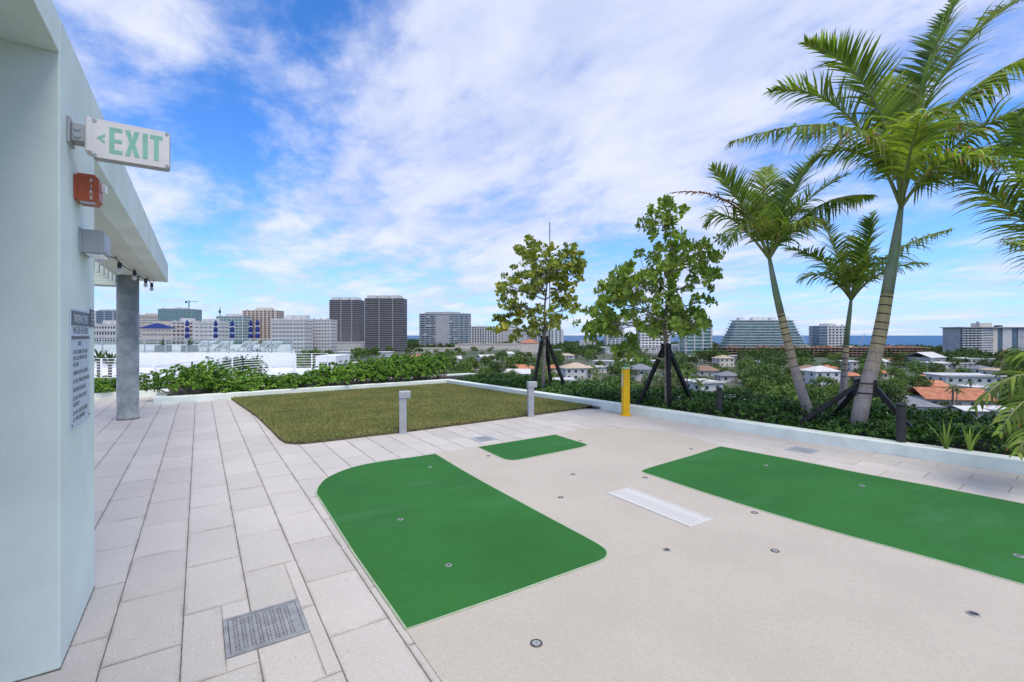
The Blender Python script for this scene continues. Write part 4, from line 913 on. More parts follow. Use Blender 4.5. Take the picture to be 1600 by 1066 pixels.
# ------------------------------------------------------------------ land and sea
def CAMXY(lat, f): p = f*FW+lat*RT; return (float(p[0]), float(p[1]))
COAST = [(-9000,11400),(-305,1400),(60,1000),(300,735),(476,500),(1800,-1000)]
MT['land'] = mat('mixed_ground', (.12,.115,.10), .95, scale=.02, col2=(.045,.085,.025), coords='Object', detail=8)
MT['sea'] = mat('sea_water', (.010,.10,.235), .45, scale=.004, col2=(.008,.07,.19), detail=6, bump=.6, bscale=.15, spec=.25)
tag(MB().prism([CAMXY(*p) for p in COAST]+[CAMXY(1800,-3000),CAMXY(-9000,-3000)], CITY-3, CITY).build('ground', MT['land']), kind='structure')
n = 96; tag(MB().add([(60000*math.cos(2*math.pi*k/n),60000*math.sin(2*math.pi*k/n),CITY-1.2) for k in range(n)],[tuple(range(n))]).build('sea', MT['sea']), kind='structure')
def DV(v): return (EYE-CITY)*FPX/(v-HV)
MT['sand'] = mat('beach_sand', (.45,.40,.32), .95, .05, .1)
def flat(name, px, z, m): tag(MB().prism([C(u,DV(v))[:2] for u,v in px], CITY-.2, CITY+z).build(name, m), kind='structure')
flat('street', [(1040,584),(1088,577),(1092,581),(1060,594),(1036,600)], .02, MT['asphalt'])
MT['turf'] = mat('mown_turf', (.10,.17,.03), .95, .15, .1)
flat('turf_field', [(1540,581),(1700,579),(1720,588),(1550,590)], .024, MT['turf'])
flat('driveway', [(1360,640),(1440,655),(1420,668),(1340,660)], .028, MT['asphalt'])

# ------------------------------------------------------------------ towers
def tower(name, label, u0, u1, vt, D, nfl, dep, wall, glass, ts=.35, npier=6, pw=.8, rot=0, over=.6, roofm=None, pent=(.3,.7,4), group=None, base=0):
    W = (u1-u0)/FPX*D; H = ZV(vt,D)-CITY-base; t = thing(name, label, 'building', C((u0+u1)/2,D,CITY+base), -YAW+R(rot), group)
    fh = H/nfl; x = W/2; MB().box(-x,x,0,dep,0,H-.3).build('glazing', glass, t)
    sm = MB().box(-x-over,x+over,-over,dep+over,0,fh*ts).mesh('floor_slab', wall)
    for i in range(1,nfl+1): link('floor_slab', sm, t, (0,0,i*fh-fh*ts*.5 if i < nfl else H-fh*ts))
    if npier:
        pm = MB().box(-pw/2,pw/2,-over*.75,.0,0,H-fh*ts-.01).mesh('pier', wall)
        for i in range(npier): link('pier', pm, t, (-x+pw/2+(W-pw)*i/max(1,npier-1),0,0))
        ps = MB().box(0,over*.75,-pw/2,pw/2,0,H-fh*ts-.01).mesh('side_pier', wall); ns = max(2,round(npier*dep/W))
        for i in range(ns):
            for sx in (-x-over*.75, x): link('side_pier', ps, t, (sx,pw/2+(dep-pw)*i/max(1,ns-1),0))
    if pent: MB().box(-x+W*pent[0],-x+W*pent[1],dep*.2,dep*.8,H-.28,H+pent[2]).build('roof_room', roofm or wall, t)
    rb = MB().box(-1,1,-1,1,0,1.6).mesh('roof_unit', MT['grey'])
    for i in range(4): link('roof_unit', rb, t, (-x+W*(.1+.26*i),dep*.12,H))
    return t, W, H
GW, GY, CR, BR = MT['farwhite'], MT['grey'], MT['cream'], MT['brown']; WG, TL, BG_ = MT['winglass'], MT['teal'], MT['bluewin']
def crane(t, x, y, z, h, jib, ang, m=None):
    m = m or MT['galv']; MB().box(x-.7,x+.7,y-.7,y+.7,z,z+h).build('crane_mast', m, t); c, s = math.cos(ang), math.sin(ang)
    MB().tube([(x-c*jib*.3,y,z+h-2-s*jib*.3),(x+c*jib,y,z+h-2+s*jib)], .55, 4).build('crane_jib', m, t); MB().box(x-c*jib*.3-1.5,x-c*jib*.3+1.5,y-1,y+1,z+h-5-s*jib*.3,z+h-1-s*jib*.3).build('counterweight', MT['dark'], t)
tower('glass_tower','blue glass tower with pale crown behind the mint wall edge',149,177,486,900,16,25,GY,BG_,.15,3,2.0,pent=(.1,.9,3))
tower('apartment_tower','low white apartment block between the mint wall and the column',141,190,506,560,5,22,GW,WG,.45,12,1.2)
tower('apartment_tower','pale beige block just beside the column behind the open umbrella',215,246,492,1150,13,24,CR,GY,.4,6,1.2)
t,W_,H_ = tower('glass_tower','teal glass tower under construction with a crane on its roof',247,299,483,900,17,30,MT['galv'],TL,.16,9,.5,pent=None)
crane(t, W_*.32, 10, H_, 17, 18, .0, MT['bluewin'])
for i in range(9): MB().box(-W_/2+4+i*6,-W_/2+8+i*6,2,6,H_,H_+1+random.uniform(0,3)).build('formwork', MT['farwhite'], t)
tower('apartment_tower','pinkish white row of flats under the open blue umbrella',222,270,506,700,6,20,CR,GY,.5,9,1.4)
tower('apartment_tower','white and brown apartment block behind the first closed umbrella',268,303,502,640,8,20,GW,BR,.4,6,1.6)
tower('apartment_tower','white apartments with square balconies between two closed umbrellas',303,341,503,620,8,22,GW,GY,.55,6,2.0)
t,W_,H_ = tower('glass_tower','pale green glass block behind the closed umbrellas',338,379,494,760,12,25,GW,TL,.22,8,.7)
crane(t, -W_*.45, 6, H_-4, 16, 5, 1.4)
t = thing('tower_crane','distant construction crane with long level arm over the white apartments','crane',C(312,1000,CITY),-YAW); crane(t,0,0,0,60,42,0)
tower('apartment_tower','tall beige apartment tower with brown vertical stripes behind the closed umbrella pair',379,431,485,800,18,28,CR,BR,.22,9,2.6,pent=(.35,.75,5))
tower('apartment_tower','wide white gridded apartment building with a roof block',424,475,498,600,9,25,GW,GY,.5,10,1.1,pent=(.38,.98,4.5))
tower('apartment_tower','greyish wing of apartments beside the nearer dark tower',474,516,499,640,10,24,GW,GY,.4,10,1.2,pent=None)
for u0,u1,vt,D,lab in ((515,562,468.5,760,'dark brown screened tower, the slimmer of the pair'),(570,629,466,700,'dark brown screened tower, the wider of the pair')):
    t,W_,H_ = tower('dark_tower',lab,u0,u1,vt,D,25,30,MT['grey'],MT['dark'],.16,0,.5,over=.5,pent=None,group='pair of dark towers')
    for i in range(3): MB().box(-W_/2+2+(W_-4)*i/3,-W_/2+(W_-4)*(i+.8)/3+2,3,26,H_,H_+4.5).build('roof_room', GW, t)
    for x in (-W_/2,-W_*.12,W_*.24): MB().box(x-.35,x+.35,-.9,.0,0,H_-.5).build('hoist_rail', MT['grey'], t)
t,W_,H_ = tower('apartment_tower','long grey balcony building standing between the dark towers and the smaller tree',656,733,490,850,16,25,MT['grey'],BG_,.38,11,1.2,over=1.2,pent=(.1,.8,3))
MB().box(-W_*.18,W_*.10,-3,-1.21,0,H_-3).build('stair_tower', GY, t)
for i in range(16): z=random.randint(2,14)*H_/16; x=random.uniform(-W_*.45,W_*.3); MB().box(x,x+random.uniform(4,12),-1.6,-1.25,z,z+2.2).build('balcony', GW, t)
tower('apartment_tower','lower grey and white striped apartment block seen next to the smaller tree',732,778,510,950,9,25,GW,MT['winglass'],.25,12,2.4,pent=None)
tower('apartment_tower','striped white apartments partly hidden by the smaller tree crown',776,826,514,1000,9,25,GW,GY,.4,10,2.4)
tower('apartment_tower','blue grey glass apartments behind the smaller tree trunk',822,852,513,900,10,25,GW,BG_,.35,6,1.2)
tower('apartment_tower','white and pale blue apartment tower beyond the smaller tree trunk',852,880,515,880,10,22,GW,BG_,.3,5,4.0)
tower('apartment_tower','small white block between the two staked trees by the sea',907,930,533,780,3,18,GW,GY,.5,5,1.2)
tower('apartment_tower','grey white block seen through the taller tree',948,975,512,800,10,22,GW,BG_,.4,5,2)
tower('apartment_tower','white apartment tower behind the trunk of the taller tree',1001,1047,505,650,11,22,GW,WG,.5,9,1.3)
tower('glass_tower','teal glass block with three white piers beside the taller tree',1071,1112,506,600,9,20,GW,TL,.2,4,1.3,over=1.1,pent=(.2,.8,2))
t,W_,H_ = tower('apartment_tower','white gridded tower between the slim palms with grey glass corner',1281,1323,509,620,10,22,GW,WG,.42,8,2.2,pent=(.3,.6,3))
MB().box(-W_/2-1.4,-W_/2+9,-1.1,14,0,H_-.5).build('glass_corner', BG_, t)
cs = MB().box(-W_/2-1.8,-W_/2+9.4,-1.5,14.4,0,.8).mesh('corner_slab', GY)
for i in range(10): link('corner_slab', cs, t, (0,0,(i+.7)*H_/10))
# sloped-sided terraced glass building
D=560; Hh = ZV(500,D)-CITY; t = thing('terraced_building','green glass building with sloping stepped sides facing the sea','building',C(1200,D,CITY),-YAW); nf=13
for i in range(nf):
    q = i/(nf-1); hw = (64+ (43-64)*max(0,(q-.12)/.88))/FPX*D; z = i*Hh/nf; fh=Hh/nf
    MB().box(-hw,hw,2+q*3,26-q*3,z,z+fh*.78).build('glazing', TL, t); MB().box(-hw-1.8,hw+1.8,.2+q*3,28-q*3,z+fh*.78,z+fh-.02).build('floor_slab', GW, t)
for x0,x1 in ((-30,-24),(-14,2),(8,14),(24,30)): MB().box(x0,x1,8,16,Hh-.02,Hh+3.2).build('roof_room', GW, t)
# long brown unfinished building
D=520; z1 = ZV(543,D)-CITY; x0,x1 = (1135-1295)/FPX*D,(1455-1295)/FPX*D; t = thing('unfinished_building','long low brown unfinished concrete building with open floors','building',C(1295,D,CITY),-YAW)
MB().box(x0+1,x1-1,8,24,0,z1-.2).build('core_wall', MT['dark'], t)
for i in range(1,5): MB().box(x0,x1-(4-i)*3,0,26,i*z1/4-.9,i*z1/4).build('floor_slab', BR, t)
cm = MB().box(-.4,.4,.6,1.4,0,z1-.95).mesh('column', BR)
for i in range(46): link('column', cm, t, (x0+2+(x1-x0-12)*i/45,0,0))
for i in range(26): xx = random.uniform(x0,x1-8); MB().box(xx,xx+random.uniform(2,8),3,8,z1,z1+random.uniform(.6,2.2)).build('roof_formwork', random.choice([BR,MT['cream'],BR,MT['terracotta']]), t)
t2 = thing('mobile_crane','thin slanted crane boom rising above the long brown unfinished building','crane',C(1336,535,CITY),-YAW); MB().box(-2,2,-1,1,0,3).build('carrier', MT['yellow'], t2); MB().tube([(0,0,3),(11,0,26)], .35, 4).build('boom', MT['grey'], t2)
EXC_B = (1262,1458,541,561,520)
# right-hand slab block
D=470; t = thing('slab_apartments','wide white and grey slab building with overhanging flat roof','building',C(1580,D,CITY),-YAW+R(3)); Hh = ZV(511,D)-CITY
def px(u): return (u-1580)/FPX*D
MB().box(px(1499),px(1680),1.5,20,0,Hh-.8).build('core_wall', GY, t); MB().box(px(1496),px(1682),-1.6,21,Hh-.8,Hh).build('roof_slab', MT['grey'], t)
MB().box(px(1499),px(1531),.8,1.49,0,Hh-.81).build('glazing', WG, t); nf=13; fh=(Hh-1)/nf
for i in range(nf):
    for k in range(5):
        a = px(1499)+(px(1531)-px(1499))*k/5; MB().box(a+.25,a+3.4,-.6,.79,i*fh,i*fh+fh*.42).build('balcony', GW, t)
    MB().box(px(1532),px(1551),.2,1.49,i*fh+.02,i*fh+fh*.55).build('spandrel', GW, t)
MB().box(px(1531),px(1532),-.5,1.49,0,Hh-.81).build('fin_wall', GW, t); MB().box(px(1551),px(1558),.3,1.49,0,Hh-.81).build('blank_wall', CR, t); MB().box(px(1566),px(1581),.0,1.49,0,Hh-.81).build('blank_wall', GW, t); MB().box(px(1592),px(1640),.3,1.49,0,Hh-.81).build('blank_wall', MT['grey'], t)
for a,b in ((1559,1565),(1582,1591)):
    for i in range(nf): MB().box(px(a),px(b),.9,1.49,i*fh+.6,i*fh+fh*.88).build('window', BG_, t)
MB().box(px(1537),px(1557),5,14,Hh,Hh+4).build('roof_room', CR, t); MB().box(px(1536),px(1538),6,8,Hh,Hh+5.5).build('roof_unit', GY, t); MB().box(px(1567),px(1573),4,9,Hh+.2,Hh+1.8).build('roof_unit', MT['dark'], t)

# ------------------------------------------------------------------ low buildings
EXC = [EXC_B]
def roofmesh(W, Dp, h, typ, ov=.7, rise=None):
    b = MB(); x, y0, y1 = W/2+ov, -ov, Dp+ov; r_ = rise or min(W,Dp)*.22
    if typ == 'hip':
        ins = min(W,Dp)/2+ov
        if W >= Dp: rd = [(-x+ins,(y0+y1)/2,h+r_),(x-ins,(y0+y1)/2,h+r_)]
        else: rd = [(0,y0+ins,h+r_),(0,y1-ins,h+r_)]
        v = [(-x,y0,h),(x,y0,h),(x,y1,h),(-x,y1,h)]; v = [(a,c,d-.15) for a,c,d in v]+v+rd
        f = [(3,2,1,0)]+[(i,(i+1)%4,4+(i+1)%4,4+i) for i in range(4)]+([(4,5,9,8),(5,6,9),(6,7,8,9),(7,4,8)] if W >= Dp else [(4,5,8),(5,6,9,8),(6,7,9),(7,4,8,9)])
        return b.add(v,f)
    if typ == 'gable':
        v = [(-x,y0,h),(x,y0,h),(x,y1,h),(-x,y1,h),(-x,(y0+y1)/2,h+r_),(x,(y0+y1)/2,h+r_)]; v += [(a,c,d-.2) for a,c,d in v]
        return b.add(v,[(0,1,5,4),(2,3,4,5),(7,6,10,11),(9,8,11,10),(0,6,7,1),(2,8,9,3),(0,4,10,6),(4,3,9,10),(1,7,11,5),(5,11,8,2)])
    b.box(-x,x,y0,y1,h,h+.35); b.box(-x,x,y0,y0+.25,h+.35,h+.7); b.box(-x,x,y1-.25,y1,h+.35,h+.7); return b
WINME = {}
def house_parts(t, W, Dp, h, typ, wall, roofm, storeys, rise=None):
    MB().box(-W/2,W/2,0,Dp,0,h).build('wall', wall, t); roofmesh(W,Dp,h,typ,rise=rise).build('roof', roofm, t)
    k = 'w'
    if k not in WINME: WINME[k] = (MB().box(-.7,.7,-.08,.05,0,1.3).mesh('window', WG), MB().box(-.85,.85,-.05,.04,-.12,0).add([], []).mesh('sill', GW), MB().box(-.05,.08,-.7,.7,0,1.3).mesh('side_window', WG), MB().box(-.5,.5,-.07,.05,0,2.1).mesh('door', BR))
    nw = max(2, int(W/3.6))
    for s in range(storeys):
        for i in range(nw):
            x = -W/2+W*(i+.5)/nw
            if s == 0 and i == nw//2: link('door', WINME[k][3], t, (x,0,.1)); continue
            q = link('window', WINME[k][0], t, (x,0,s*3.1+1.0)); link('sill', WINME[k][1], q)
        for i in range(2):
            for sx in (-W/2,): link('side_window', WINME[k][2], t, (sx-.03,Dp*(i+.5)/2,s*3.1+1.0))
def house(u, v, wpx, label, typ='hip', wall=GW, roofm=None, storeys=1, dep=None, yaw=0, h=None, rise=None, cat='house', name='house'):
    D = DV(v); W = wpx/FPX*D; Dp = dep or max(8, W*.6); h = h or storeys*3.2; roofm = roofm or GW
    t = thing(name, label, cat, C(u,D,CITY), -YAW+R(yaw)); house_parts(t, W, Dp, h, typ, wall, roofm, storeys, rise)
    EXC.append((u-wpx*.62, u+wpx*.62, HV-FPX*(CITY+h*1.3-EYE)/D, v, D)); return t
TR, TA, GR_, BRR = MT['terracotta'], MT['tan_roof'], MT['grey_roof'], MT['brown_roof']
house(905,594,44,'white two storey house with beige hip roof between the two staked trees','hip',GW,TA,2,12,12)
house(1003,597,42,'white house with blue grey hip roof beside the yellow post','hip',GW,GR_,2,12,-8)
house(880,606,40,'low white flat roofed house below the white two storey house','flat',GW,GW,1,9,5)
house(868,583,26,'low house with orange tiled roof left of the white two storey house','hip',CR,TR,1,9,10)
house(812,584,50,'house with wide orange tan roof behind the smaller tree trunk','hip',CR,TR,1,10,-5)
house(935,617,30,'small white house peeking from dark trees before the yellow post','flat',GW,GW,1,8,20)
house(1136,573,25,'cream two storey house with pink hip roof amid the green trees','hip',CR,TA,2,10,10)
house(1103,588,44,'pale house with brown grey hip roof below the teal glass block','hip',GW,BRR,1,12,-15)
house(1142,597,30,'grey roofed house among lush trees before the leaning palm','hip',GW,GR_,1,10,-5)
house(1113,626,40,'white modern house behind the thin path light','flat',GW,GW,2,10,15)
house(1148,640,26,'white wall corner of a house seen through trees beside the path light','flat',GW,GW,1,8,-10)
house(1268,585,34,'house with dull brown hip roof between the two slim palms','hip',CR,BRR,1,10,-8)
house(1303,584,27,'house with bright orange hip roof by the slim palm trunk','hip',CR,TR,1,10,14)
house(1294,601,42,'white villa with an arched porch between the two slim palms','hip',GW,GW,2,11,6)
house(1341,581,24,'white two storey house between the slim palm and the big palm','flat',GW,GW,2,9,8)
house(1338,597,22,'orange roofed house right behind the slim palm trunk','hip',CR,TR,1,9,-12)
house(1262,598,18,'small orange roofed house at the edge of the dark trees','hip',CR,TR,1,8,10)
house(1388,592,18,'small house with pale orange roof beside the big palm trunk','hip',CR,TR,1,8,5)
house(1434,652,66,'house with wide grey shingle roof behind the braced palm','hip',GW,GR_,1,14,-10)
house(1467,604,34,'house with orange roof between trees and the white modern house','gable',CR,TR,1,9,18)
house(1462,616,36,'low house with flat orange tiled roof beside small palms','gable',CR,TR,1,10,-8)
house(1500,640,88,'long low house with orange tiled roof beyond the clipped hedges','gable',GW,TR,1,13,-14,rise=3.2)
house(1523,612,80,'white modern flat roofed house with square windows','flat',GW,GW,2,12,-8)
house(1545,620,30,'white carport with square post beside the white modern house','flat',GW,GW,1,8,0)
house(1537,655,50,'white metal carport roof behind the clipped hedge','gable',GW,GW,1,8,-10,h=2.4,rise=.8)
house(1580,658,34,'white flat shed roof near the drooping fronds','flat',GW,GW,1,7,-8,h=2.6)
house(1466,573,38,'grey and white hall with pale gabled metal roof','gable',GY,GW,1,18,20,h=7)
house(1500,576,62,'long low white roofed hall beside the grey gabled hall','flat',GW,GW,1,16,5,h=3.5)
house(1535,575,34,'white low building by the umbrella shaped tree under the slab building','flat',GW,GW,2,14,0)
house(1545,585,26,'small house with pale grey roof at the edge of the turf field','hip',GW,GR_,1,10,10)
house(536,549,150,'big white windowless mall building in front of the dark towers','flat',GW,GW,1,60,2,h=13,cat='mall',name='mall')
house(770,547,120,'long cream mall wing left of the pink roofed hall','flat',CR,CR,1,40,-3,h=9,cat='mall',name='mall')
house(828,553,30,'pinkish hall with terracotta pyramid roof behind the smaller tree','hip',CR,TR,1,24,0,h=14,cat='hall',name='hall')
house(690,552,80,'low cream building beyond the hedge below the grey balcony building','flat',CR,CR,1,26,6,h=6,cat='building',name='low_building')
house(560,558,90,'low white roofs between the big mall and the hedge trees','flat',GW,GW,1,22,-6,h=5,cat='building',name='low_building')
house(1030,552,60,'white low buildings just behind the taller tree trunk','flat',GW,GW,2,26,4,h=8,cat='building',name='low_building')
house(1072,548,52,'white stepped low building below the teal glass block','flat',GW,GW,2,24,-6,h=9,cat='building',name='low_building')
house(968,553,46,'white angular building seen through the taller tree','flat',GW,GW,2,20,12,h=8,cat='building',name='low_building')
house(590,601,26,'small white roof block showing above the lawn hedge','flat',GW,GW,1,8,0,h=4.5)
for u,v in ((548,610),(645,572)): pass
# fill houses: copies of two small prototypes, alike at this distance
NAMED = len(EXC); protos = []
for typ,wl_,rf,lab,grp in (('flat',GW,GW,'small distant flat roofed white house among the trees','small white flat roofed houses far off'),('hip',GW,TA,'small distant pale house with beige hip roof','small beige roofed houses far off'),('hip',CR,TR,'small distant house with orange tiled roof','small orange roofed houses far off'),('gable',GW,GW,'small distant white house with a pale pitched roof','small white pitched roof houses far off')):
    t = thing('house', lab, 'house', (0,0,CITY), 0, grp); house_parts(t, 15, 10, 3.6, typ, wl_, rf, 1); protos.append([t,False])
cnt = 0
for _ in range(900):
    if cnt >= 32: break
    v = 537+ (rng.random()**1.5)*58; u = rng.uniform(500,1660); D = DV(v)
    lim = np.interp(u,[500,900,1080,1280,1450,1660],[545,541,543,560,561,560])
    if v < lim or any(a-14 < u < b+14 and abs(v-vb) < 9 for a,b,vt,vb,d_ in EXC) or (1120 < u < 1260 and v > 575): continue
    p = protos[rng.choice(4,p=[.42,.22,.18,.18])]; q = C(u,D,CITY); rz = -YAW+R(rng.uniform(-35,35)); wpx_ = 15/D*FPX
    if not p[1]: p[0].location = q; p[0].rotation_euler[2] = rz; p[1] = True
    else: dup(p[0], q, rz)
    EXC.append((u-wpx_*.6,u+wpx_*.6,v-4*FPX/D,v,D)); cnt += 1

# ------------------------------------------------------------------ hedges, van, poles
MT['hedge'] = leafmat('clipped_hedge_leaf', (.03,.085,.016), (.065,.15,.024), .4, .05, .7, .1)
def hedge(pxa, pxb, h, wd, lab):
    a, b = np.array(C(pxa[0],DV(pxa[1]))[:2]), np.array(C(pxb[0],DV(pxb[1]))[:2]); l = np.linalg.norm(b-a); d = (b-a)/l; t = thing('clipped_hedge', lab, 'hedge', (*a,CITY), math.atan2(d[1],d[0]))
    MB().box(.2,l-.2,-wd/2+.2,wd/2-.2,0,h-.2).build('inner_growth', MT['far1'], t); n = int(l*wd*60); f = rng.random(n); P = np.column_stack([rng.uniform(0,l,n), rng.uniform(-wd/2,wd/2,n), h*rng.uniform(.92,1.04,n)]); s_ = f < .55
    P[s_,2] = rng.uniform(0,h,s_.sum()); P[s_,1] = -wd/2*rng.uniform(.9,1.05,s_.sum()); V, T = leaves(P, rdir(n), rdir(n), .42, .3); link('foliage', trimesh('foliage',V,T,MT['hedge']), t)
hedge((1400,672),(1565,682), 2.4, 2.2, 'long clipped green hedge nearest the terrace beyond the path light'); hedge((1412,658),(1520,662), 2.2, 2.0, 'clipped green hedge behind the longer hedge, by the orange roofed house')
EXC.append((1395,1570,640,690,110)); EXC.append((1410,1525,640,662,135))
D=DV(664); t = thing('delivery_truck','white delivery truck with dark lettering parked behind the braced palm','truck',C(1396,D,CITY),-YAW); W=34/FPX*D
MB().cbox(-W*.5,W*.30,0,2.3,.75,3.1,.06).build('cargo_box', MT['white'], t)
m_ = MB(); m_.add([(W*.31,.05,.6),(W*.55,.05,.6),(W*.55,.05,1.5),(W*.47,.05,2.5),(W*.31,.05,2.5),(W*.31,2.2,.6),(W*.55,2.2,.6),(W*.55,2.2,1.5),(W*.47,2.2,2.5),(W*.31,2.2,2.5)],[(0,1,2,3,4),(9,8,7,6,5),(0,5,6,1),(1,6,7,2),(2,7,8,3),(3,8,9,4),(4,9,5,0)]).build('cab', MT['white'], t)
MB().box(W*.35,W*.50,.02,.06,1.55,2.25).build('side_window', WG, t); MB().box(-W*.5,W*.5,.3,2.0,.45,.72).build('chassis', MT['blackmetal'], t)
for x in (-W*.32,W*.42):
    for y in (.0,2.0): MB().tube([(x,y,.45),(x,y+.28,.45)], .45, 14).build('wheel', MT['blackmetal'], t)
text('FedEx', 1.75, mat('dark_purple_print',(.03,.02,.06),.5), t, (-W*.10,-.012,1.15), (R(90),0,0), 'lettering', ext=.004); EXC.append((1365,1420,635,672,120))
def pole(u,v,h,lab): t = thing('utility_pole', lab, 'utility pole', C(u,DV(v),CITY), -YAW); MB().tube([(0,0,0),(0,0,h)], [.16,.11], 7).build('shaft', MT['trunkfar'], t); MB().box(-1.2,1.2,-.08,.08,h-.9,h-.7).build('crossarm', MT['trunkfar'], t)
pole(1490,650,9,'utility pole standing in front of the long orange roof'); pole(1238,585,11,'utility pole by the dull brown roof house'); pole(1160,579,12,'utility pole rising out of trees beside the cream two storey house')

# ------------------------------------------------------------------ trees of the town
def crown_mesh(rx, rz, nblob, per, leaf, m, seed, flat_=1.0, name='crown'):
    P = rdir(nblob,-.45,1); P *= (rng.uniform(.55,1.0,nblob)**.5*(1+.25*np.sin(P[:,0]*3+seed)*np.cos(P[:,1]*4-seed)))[:,None]; P *= np.array([rx,rx*rng.uniform(.8,1.1),rz*flat_])
    k = per; br = rng.uniform(.16,.30,nblob)*rx; Q = np.repeat(P,k,0)+rdir(nblob*k)*(rng.random(nblob*k)**.4*np.repeat(br,k))[:,None]; n = nblob*k
    d = unit(Q-np.repeat(P,k,0)+rng.normal(0,.25*rx*.2,(n,3))); nn = np.cross(np.cross(d,[0,0,1])+rng.normal(0,.5,(n,3)),d)
    V, T = leaves(Q, d, nn, rng.uniform(.7,1.3,n)*leaf, rng.uniform(.7,1.2,n)*leaf*.75, .1, .15); return trimesh(name,V,T,m)
KINDS = []
for i,(rx,rz,nb,per,lf,m,th,ttl,fl) in enumerate(((3.8,3.0,60,26,.55,'far1',3.2,'dense dark green tree',1),(3.4,3.2,56,26,.5,'far2',3.0,'full mid green tree',1),(4.6,2.6,66,26,.6,'far1',3.6,'broad dark green spreading tree',.8),(3.0,2.4,44,24,.5,'far3',2.6,'olive grey loose tree',1),(2.7,3.6,46,26,.48,'far2',2.8,'upright leafy green tree',1),(3.9,3.0,60,26,.55,'far2',3.2,'rounded bright green tree',.9))):
    KINDS.append((ttl, crown_mesh(rx,rz,nb,per,lf,MT[m],i*1.7,fl), MB().tube([(0,0,0),(.15,.1,th*.5),(0,0,th+1)], [.28,.22,.12], 7).tube([(0,0,th*.7),(rx*.45,.2,th+rz*.35)],[.13,.05],5).tube([(0,0,th*.7),(-rx*.4,-.3,th+rz*.4)],[.13,.05],5).mesh('trunk', MT['trunkfar']), th+rz*.35))
def palm_crown(nf, L, m, seed):
    V, T = [], []
    for i in range(nf):
        a = 2*math.pi*i/nf+rng.uniform(-.2,.2); el = rng.uniform(-.3,1.1); h = np.array([math.cos(a),math.sin(a),0]); s = np.array([-h[1],h[0],0]); prev = np.zeros(3); dirv = h*math.cos(el)+np.array([0,0,math.sin(el)])
        for k in range(9):
            q = prev+dirv*L/9; dirv = unit(dirv+np.array([0,0,-.13]))
            for sg in (-1,1):
                o = len(V); w_ = (.30+.4*math.sin(math.pi*(k+1)/10))*L*.33; tip = (prev+q)/2+s*sg*w_+dirv*w_*.5-np.array([0,0,w_*.35]); V += [prev,q,tip]; T.append((o,o+1,o+2))
            prev = q
    return trimesh('crown', V, T, m)
PK = [(palm_crown(15,2.5,MT['farpalm'],0), MB().tube([(0,0,0),(.1,0,3.5),(.05,.1,7)],[.22,.16,.14],8).mesh('trunk',MT['trunkfar']), 7), (palm_crown(13,2.2,MT['farpalm'],1), MB().tube([(0,0,0),(-.15,.1,3),(.1,0,5.4)],[.2,.15,.12],8).mesh('trunk',MT['trunkfar']), 5.4), (palm_crown(18,3.0,MT['far2'],2), MB().tube([(0,0,0),(.1,.1,4),(0,0,8.2)],[.26,.19,.16],8).mesh('trunk',MT['trunkfar']), 8.2)]
def blocked(u, v, half, top):
    D = DV(v)
    for n_, (a,b,vt,vb,dh) in enumerate(EXC):
        if u+half > a and u-half < b and top < vb-1 and v > vt and D < dh+6:
            ov = (min(b,u+half)-max(a,u-half))/(b-a); hid = (vb-max(top,vt))/(vb-vt)
            if ov*hid > ((.2 if a > 1410 else .34) if n_ < NAMED else .6): return True
    return False
def zone(u): return 'near the pool wall' if u < 620 else 'behind the lawn hedge' if u < 860 else 'between the staked trees' if u < 1010 else 'by the teal block' if u < 1150 else 'before the slim palms' if u < 1330 else 'past the braced palm'
def band(D): return 'close below the terrace' if D < 190 else 'in the middle distance' if D < 330 else 'far off in the town'
def tree(kind, u, v, sc, label=None, group=None):
    ttl, cm, tm, th = KINDS[kind]; D = DV(v); lab = label or '%s %s, %s' % (ttl, band(D), zone(u))
    t = thing('town_tree', lab, 'tree', C(u,D,CITY), random.uniform(0,6.28), group or 'trees of the town below'); t.scale = (sc,sc,sc*random.uniform(.85,1.1))
    link('crown', cm, t, (0,0,th)); link('trunk', tm, t); return t
def tpalm(kind, u, v, sc, label=None):
    cm, tm, h = PK[kind]; D = DV(v); lab = label or '%s %s, %s' % (('slender palm','short palm','bushy tall palm')[kind], band(D), zone(u))
    t = thing('town_palm', lab, 'palm', C(u,D,CITY), random.uniform(0,6.28), 'palms of the town below'); t.scale = (sc,)*3; link('crown', cm, t, (0,0,h)); link('trunk', tm, t)
# the ones that stand out
tree(2, 733, 584, 1.35, 'big broad dark tree behind the lawn hedge and the grey balcony building'); tree(2, 797, 586, 1.05, 'dark rounded tree beside the smaller staked tree')
tree(0, 512, 566, 1.5, 'dark wide tree right beside the end of the pool wall'); tree(5, 1133, 592, .8, 'yellow green bright tree by the brown grey hip roof')
tree(2, 1180, 566, 1.5, 'round dark tree in front of the terraced green glass building'); tree(3, 1537, 577, 1.25, 'grey umbrella shaped tree in front of the slab building'); tree(3, 1040, 607, .9, 'silvery bushy tree behind the brace of the taller tree')
tree(3, 962, 628, .9, 'silvery grey green tree before the yellow post')
tpalm(2, 1093, 636, 1.0, 'tall full palm behind the bed between the taller tree and path light'); tpalm(0, 1068, 576, 1.35, 'slim tall palm below the teal glass block, nearer one'); tpalm(0, 1088, 577, 1.5, 'slim tall palm below the teal glass block, taller one'); tpalm(0,1055,575,1.2,'slim tall palm close to the taller tree brace')
tpalm(0, 1488, 643, 1.05, 'palm of the twin pair in front of the long orange roof, nearer the braced palm'); tpalm(0, 1495, 644, 1.0, 'palm of the twin pair in front of the long orange roof, nearer the white house'); tpalm(1, 1516, 622, 1.1, 'short palm before the white modern house'); tpalm(2, 930, 622, .9, 'bushy palm in the dark trees left of the yellow post'); tpalm(1, 905, 612, 1.0, 'short palm in front of the white two storey house')
PLACED = []; nt = 0
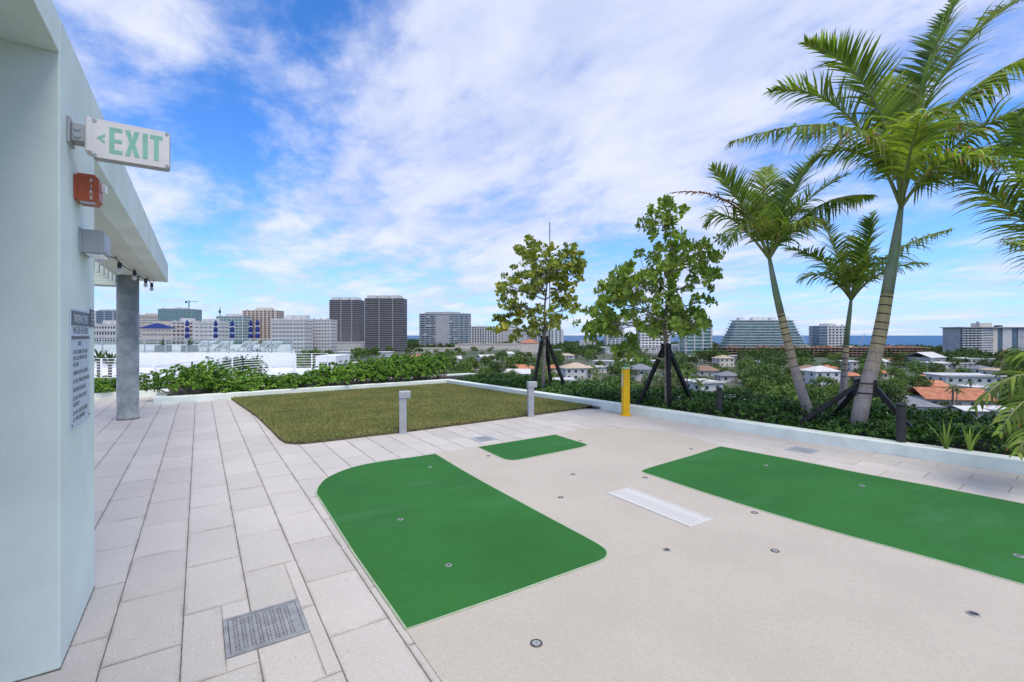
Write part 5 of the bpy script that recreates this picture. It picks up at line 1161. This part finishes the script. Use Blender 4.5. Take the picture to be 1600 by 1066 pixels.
for it in range(20000):
    if nt >= 282: break
    u = rng.uniform(455,1700); v = 544+(rng.random()**1.25)*np.interp(u,[455,700,900,1100,1300,1700],[58,58,70,98,112,136])
    lo = np.interp(u,[455,620,900,1100,1300,1450,1700],[552,551,550,556,566,566,566])
    if v < lo: continue
    D = DV(v); pal = rng.random() < (.2 if u < 1150 else .12); sc = rng.uniform(.85,1.5); half = 3.6*sc*FPX/D; top = v-9*sc*FPX/D
    if blocked(u,v,half*.8,top): continue
    if any(abs(u-a) < (half+b)*.40 and abs(v-c) < 1.5+.018*(v-530)**1.25 for a,b,c in PLACED): continue
    if pal: tpalm(int(rng.choice(3)), u, v, sc)
    else: tree(int(rng.choice(6,p=[.24,.2,.18,.12,.12,.14])), u, v, sc)
    PLACED.append((u,half,v)); nt += 1
print('TREES', nt)
# the far wood: one mass of treetops
nb = 3600; Vs, Ts, o = [], [], 0; base = [crown_mesh(3.6,2.6,16,16,.9,MT['far1'],i) for i in range(4)]
bv = []
for b in base:
    a = np.empty(len(b.vertices)*3, np.float32); b.vertices.foreach_get('co', a); tt_ = np.empty(len(b.loops), np.int32); b.loops.foreach_get('vertex_index', tt_); bv.append((a.reshape(-1,3), tt_.reshape(-1,3))); bpy.data.meshes.remove(b)
for i in range(nb):
    u = rng.uniform(430,1750); v = np.interp(u,[430,640,760,1100,1300,1500,1750],[531,532,535,541,548,550,548])+abs(rng.normal(0,np.interp(u,[430,900,1150],[7,9,13]))); D = DV(v)
    if any(a-2 < u < b+2 and v > vt and v-10.5*FPX/D < vt+(vb-vt)*.8 and D < d_ for a,b,vt,vb,d_ in EXC if d_ < 900): continue
    V, T = bv[i%4]; s = rng.uniform(1.0,2.0); Vs.append(V*s+np.array(C(u,D,CITY+2.6*s))); Ts.append(T+o); o += len(V)
tag(link('far_wood', trimesh('far_wood', np.concatenate(Vs), np.concatenate(Ts), MT['far1'])), 'mass of dark treetops between the far houses and the shore towers', 'wood', kind='stuff')
nb = 2000; Vs, Ts, o = [], [], 0
for i in range(nb):
    u = rng.uniform(470,1700); v = 556+(rng.random()**.8)*130; D = DV(v); s = rng.uniform(.35,.8)
    if any(a < u < b and v > vt and v-3*FPX/D < vt+(vb-vt)*.6 and D < d_ for a,b,vt,vb,d_ in EXC): continue
    V, T = bv[i%4]; Vs.append(V*s+np.array(C(u,D,CITY+.5))); Ts.append(T+o); o += len(V)
tag(link('garden_shrubbery', trimesh('garden_shrubbery', np.concatenate(Vs), np.concatenate(Ts), MT['far2'])), 'low garden shrubbery between the houses below the terrace', 'shrubbery', kind='stuff')
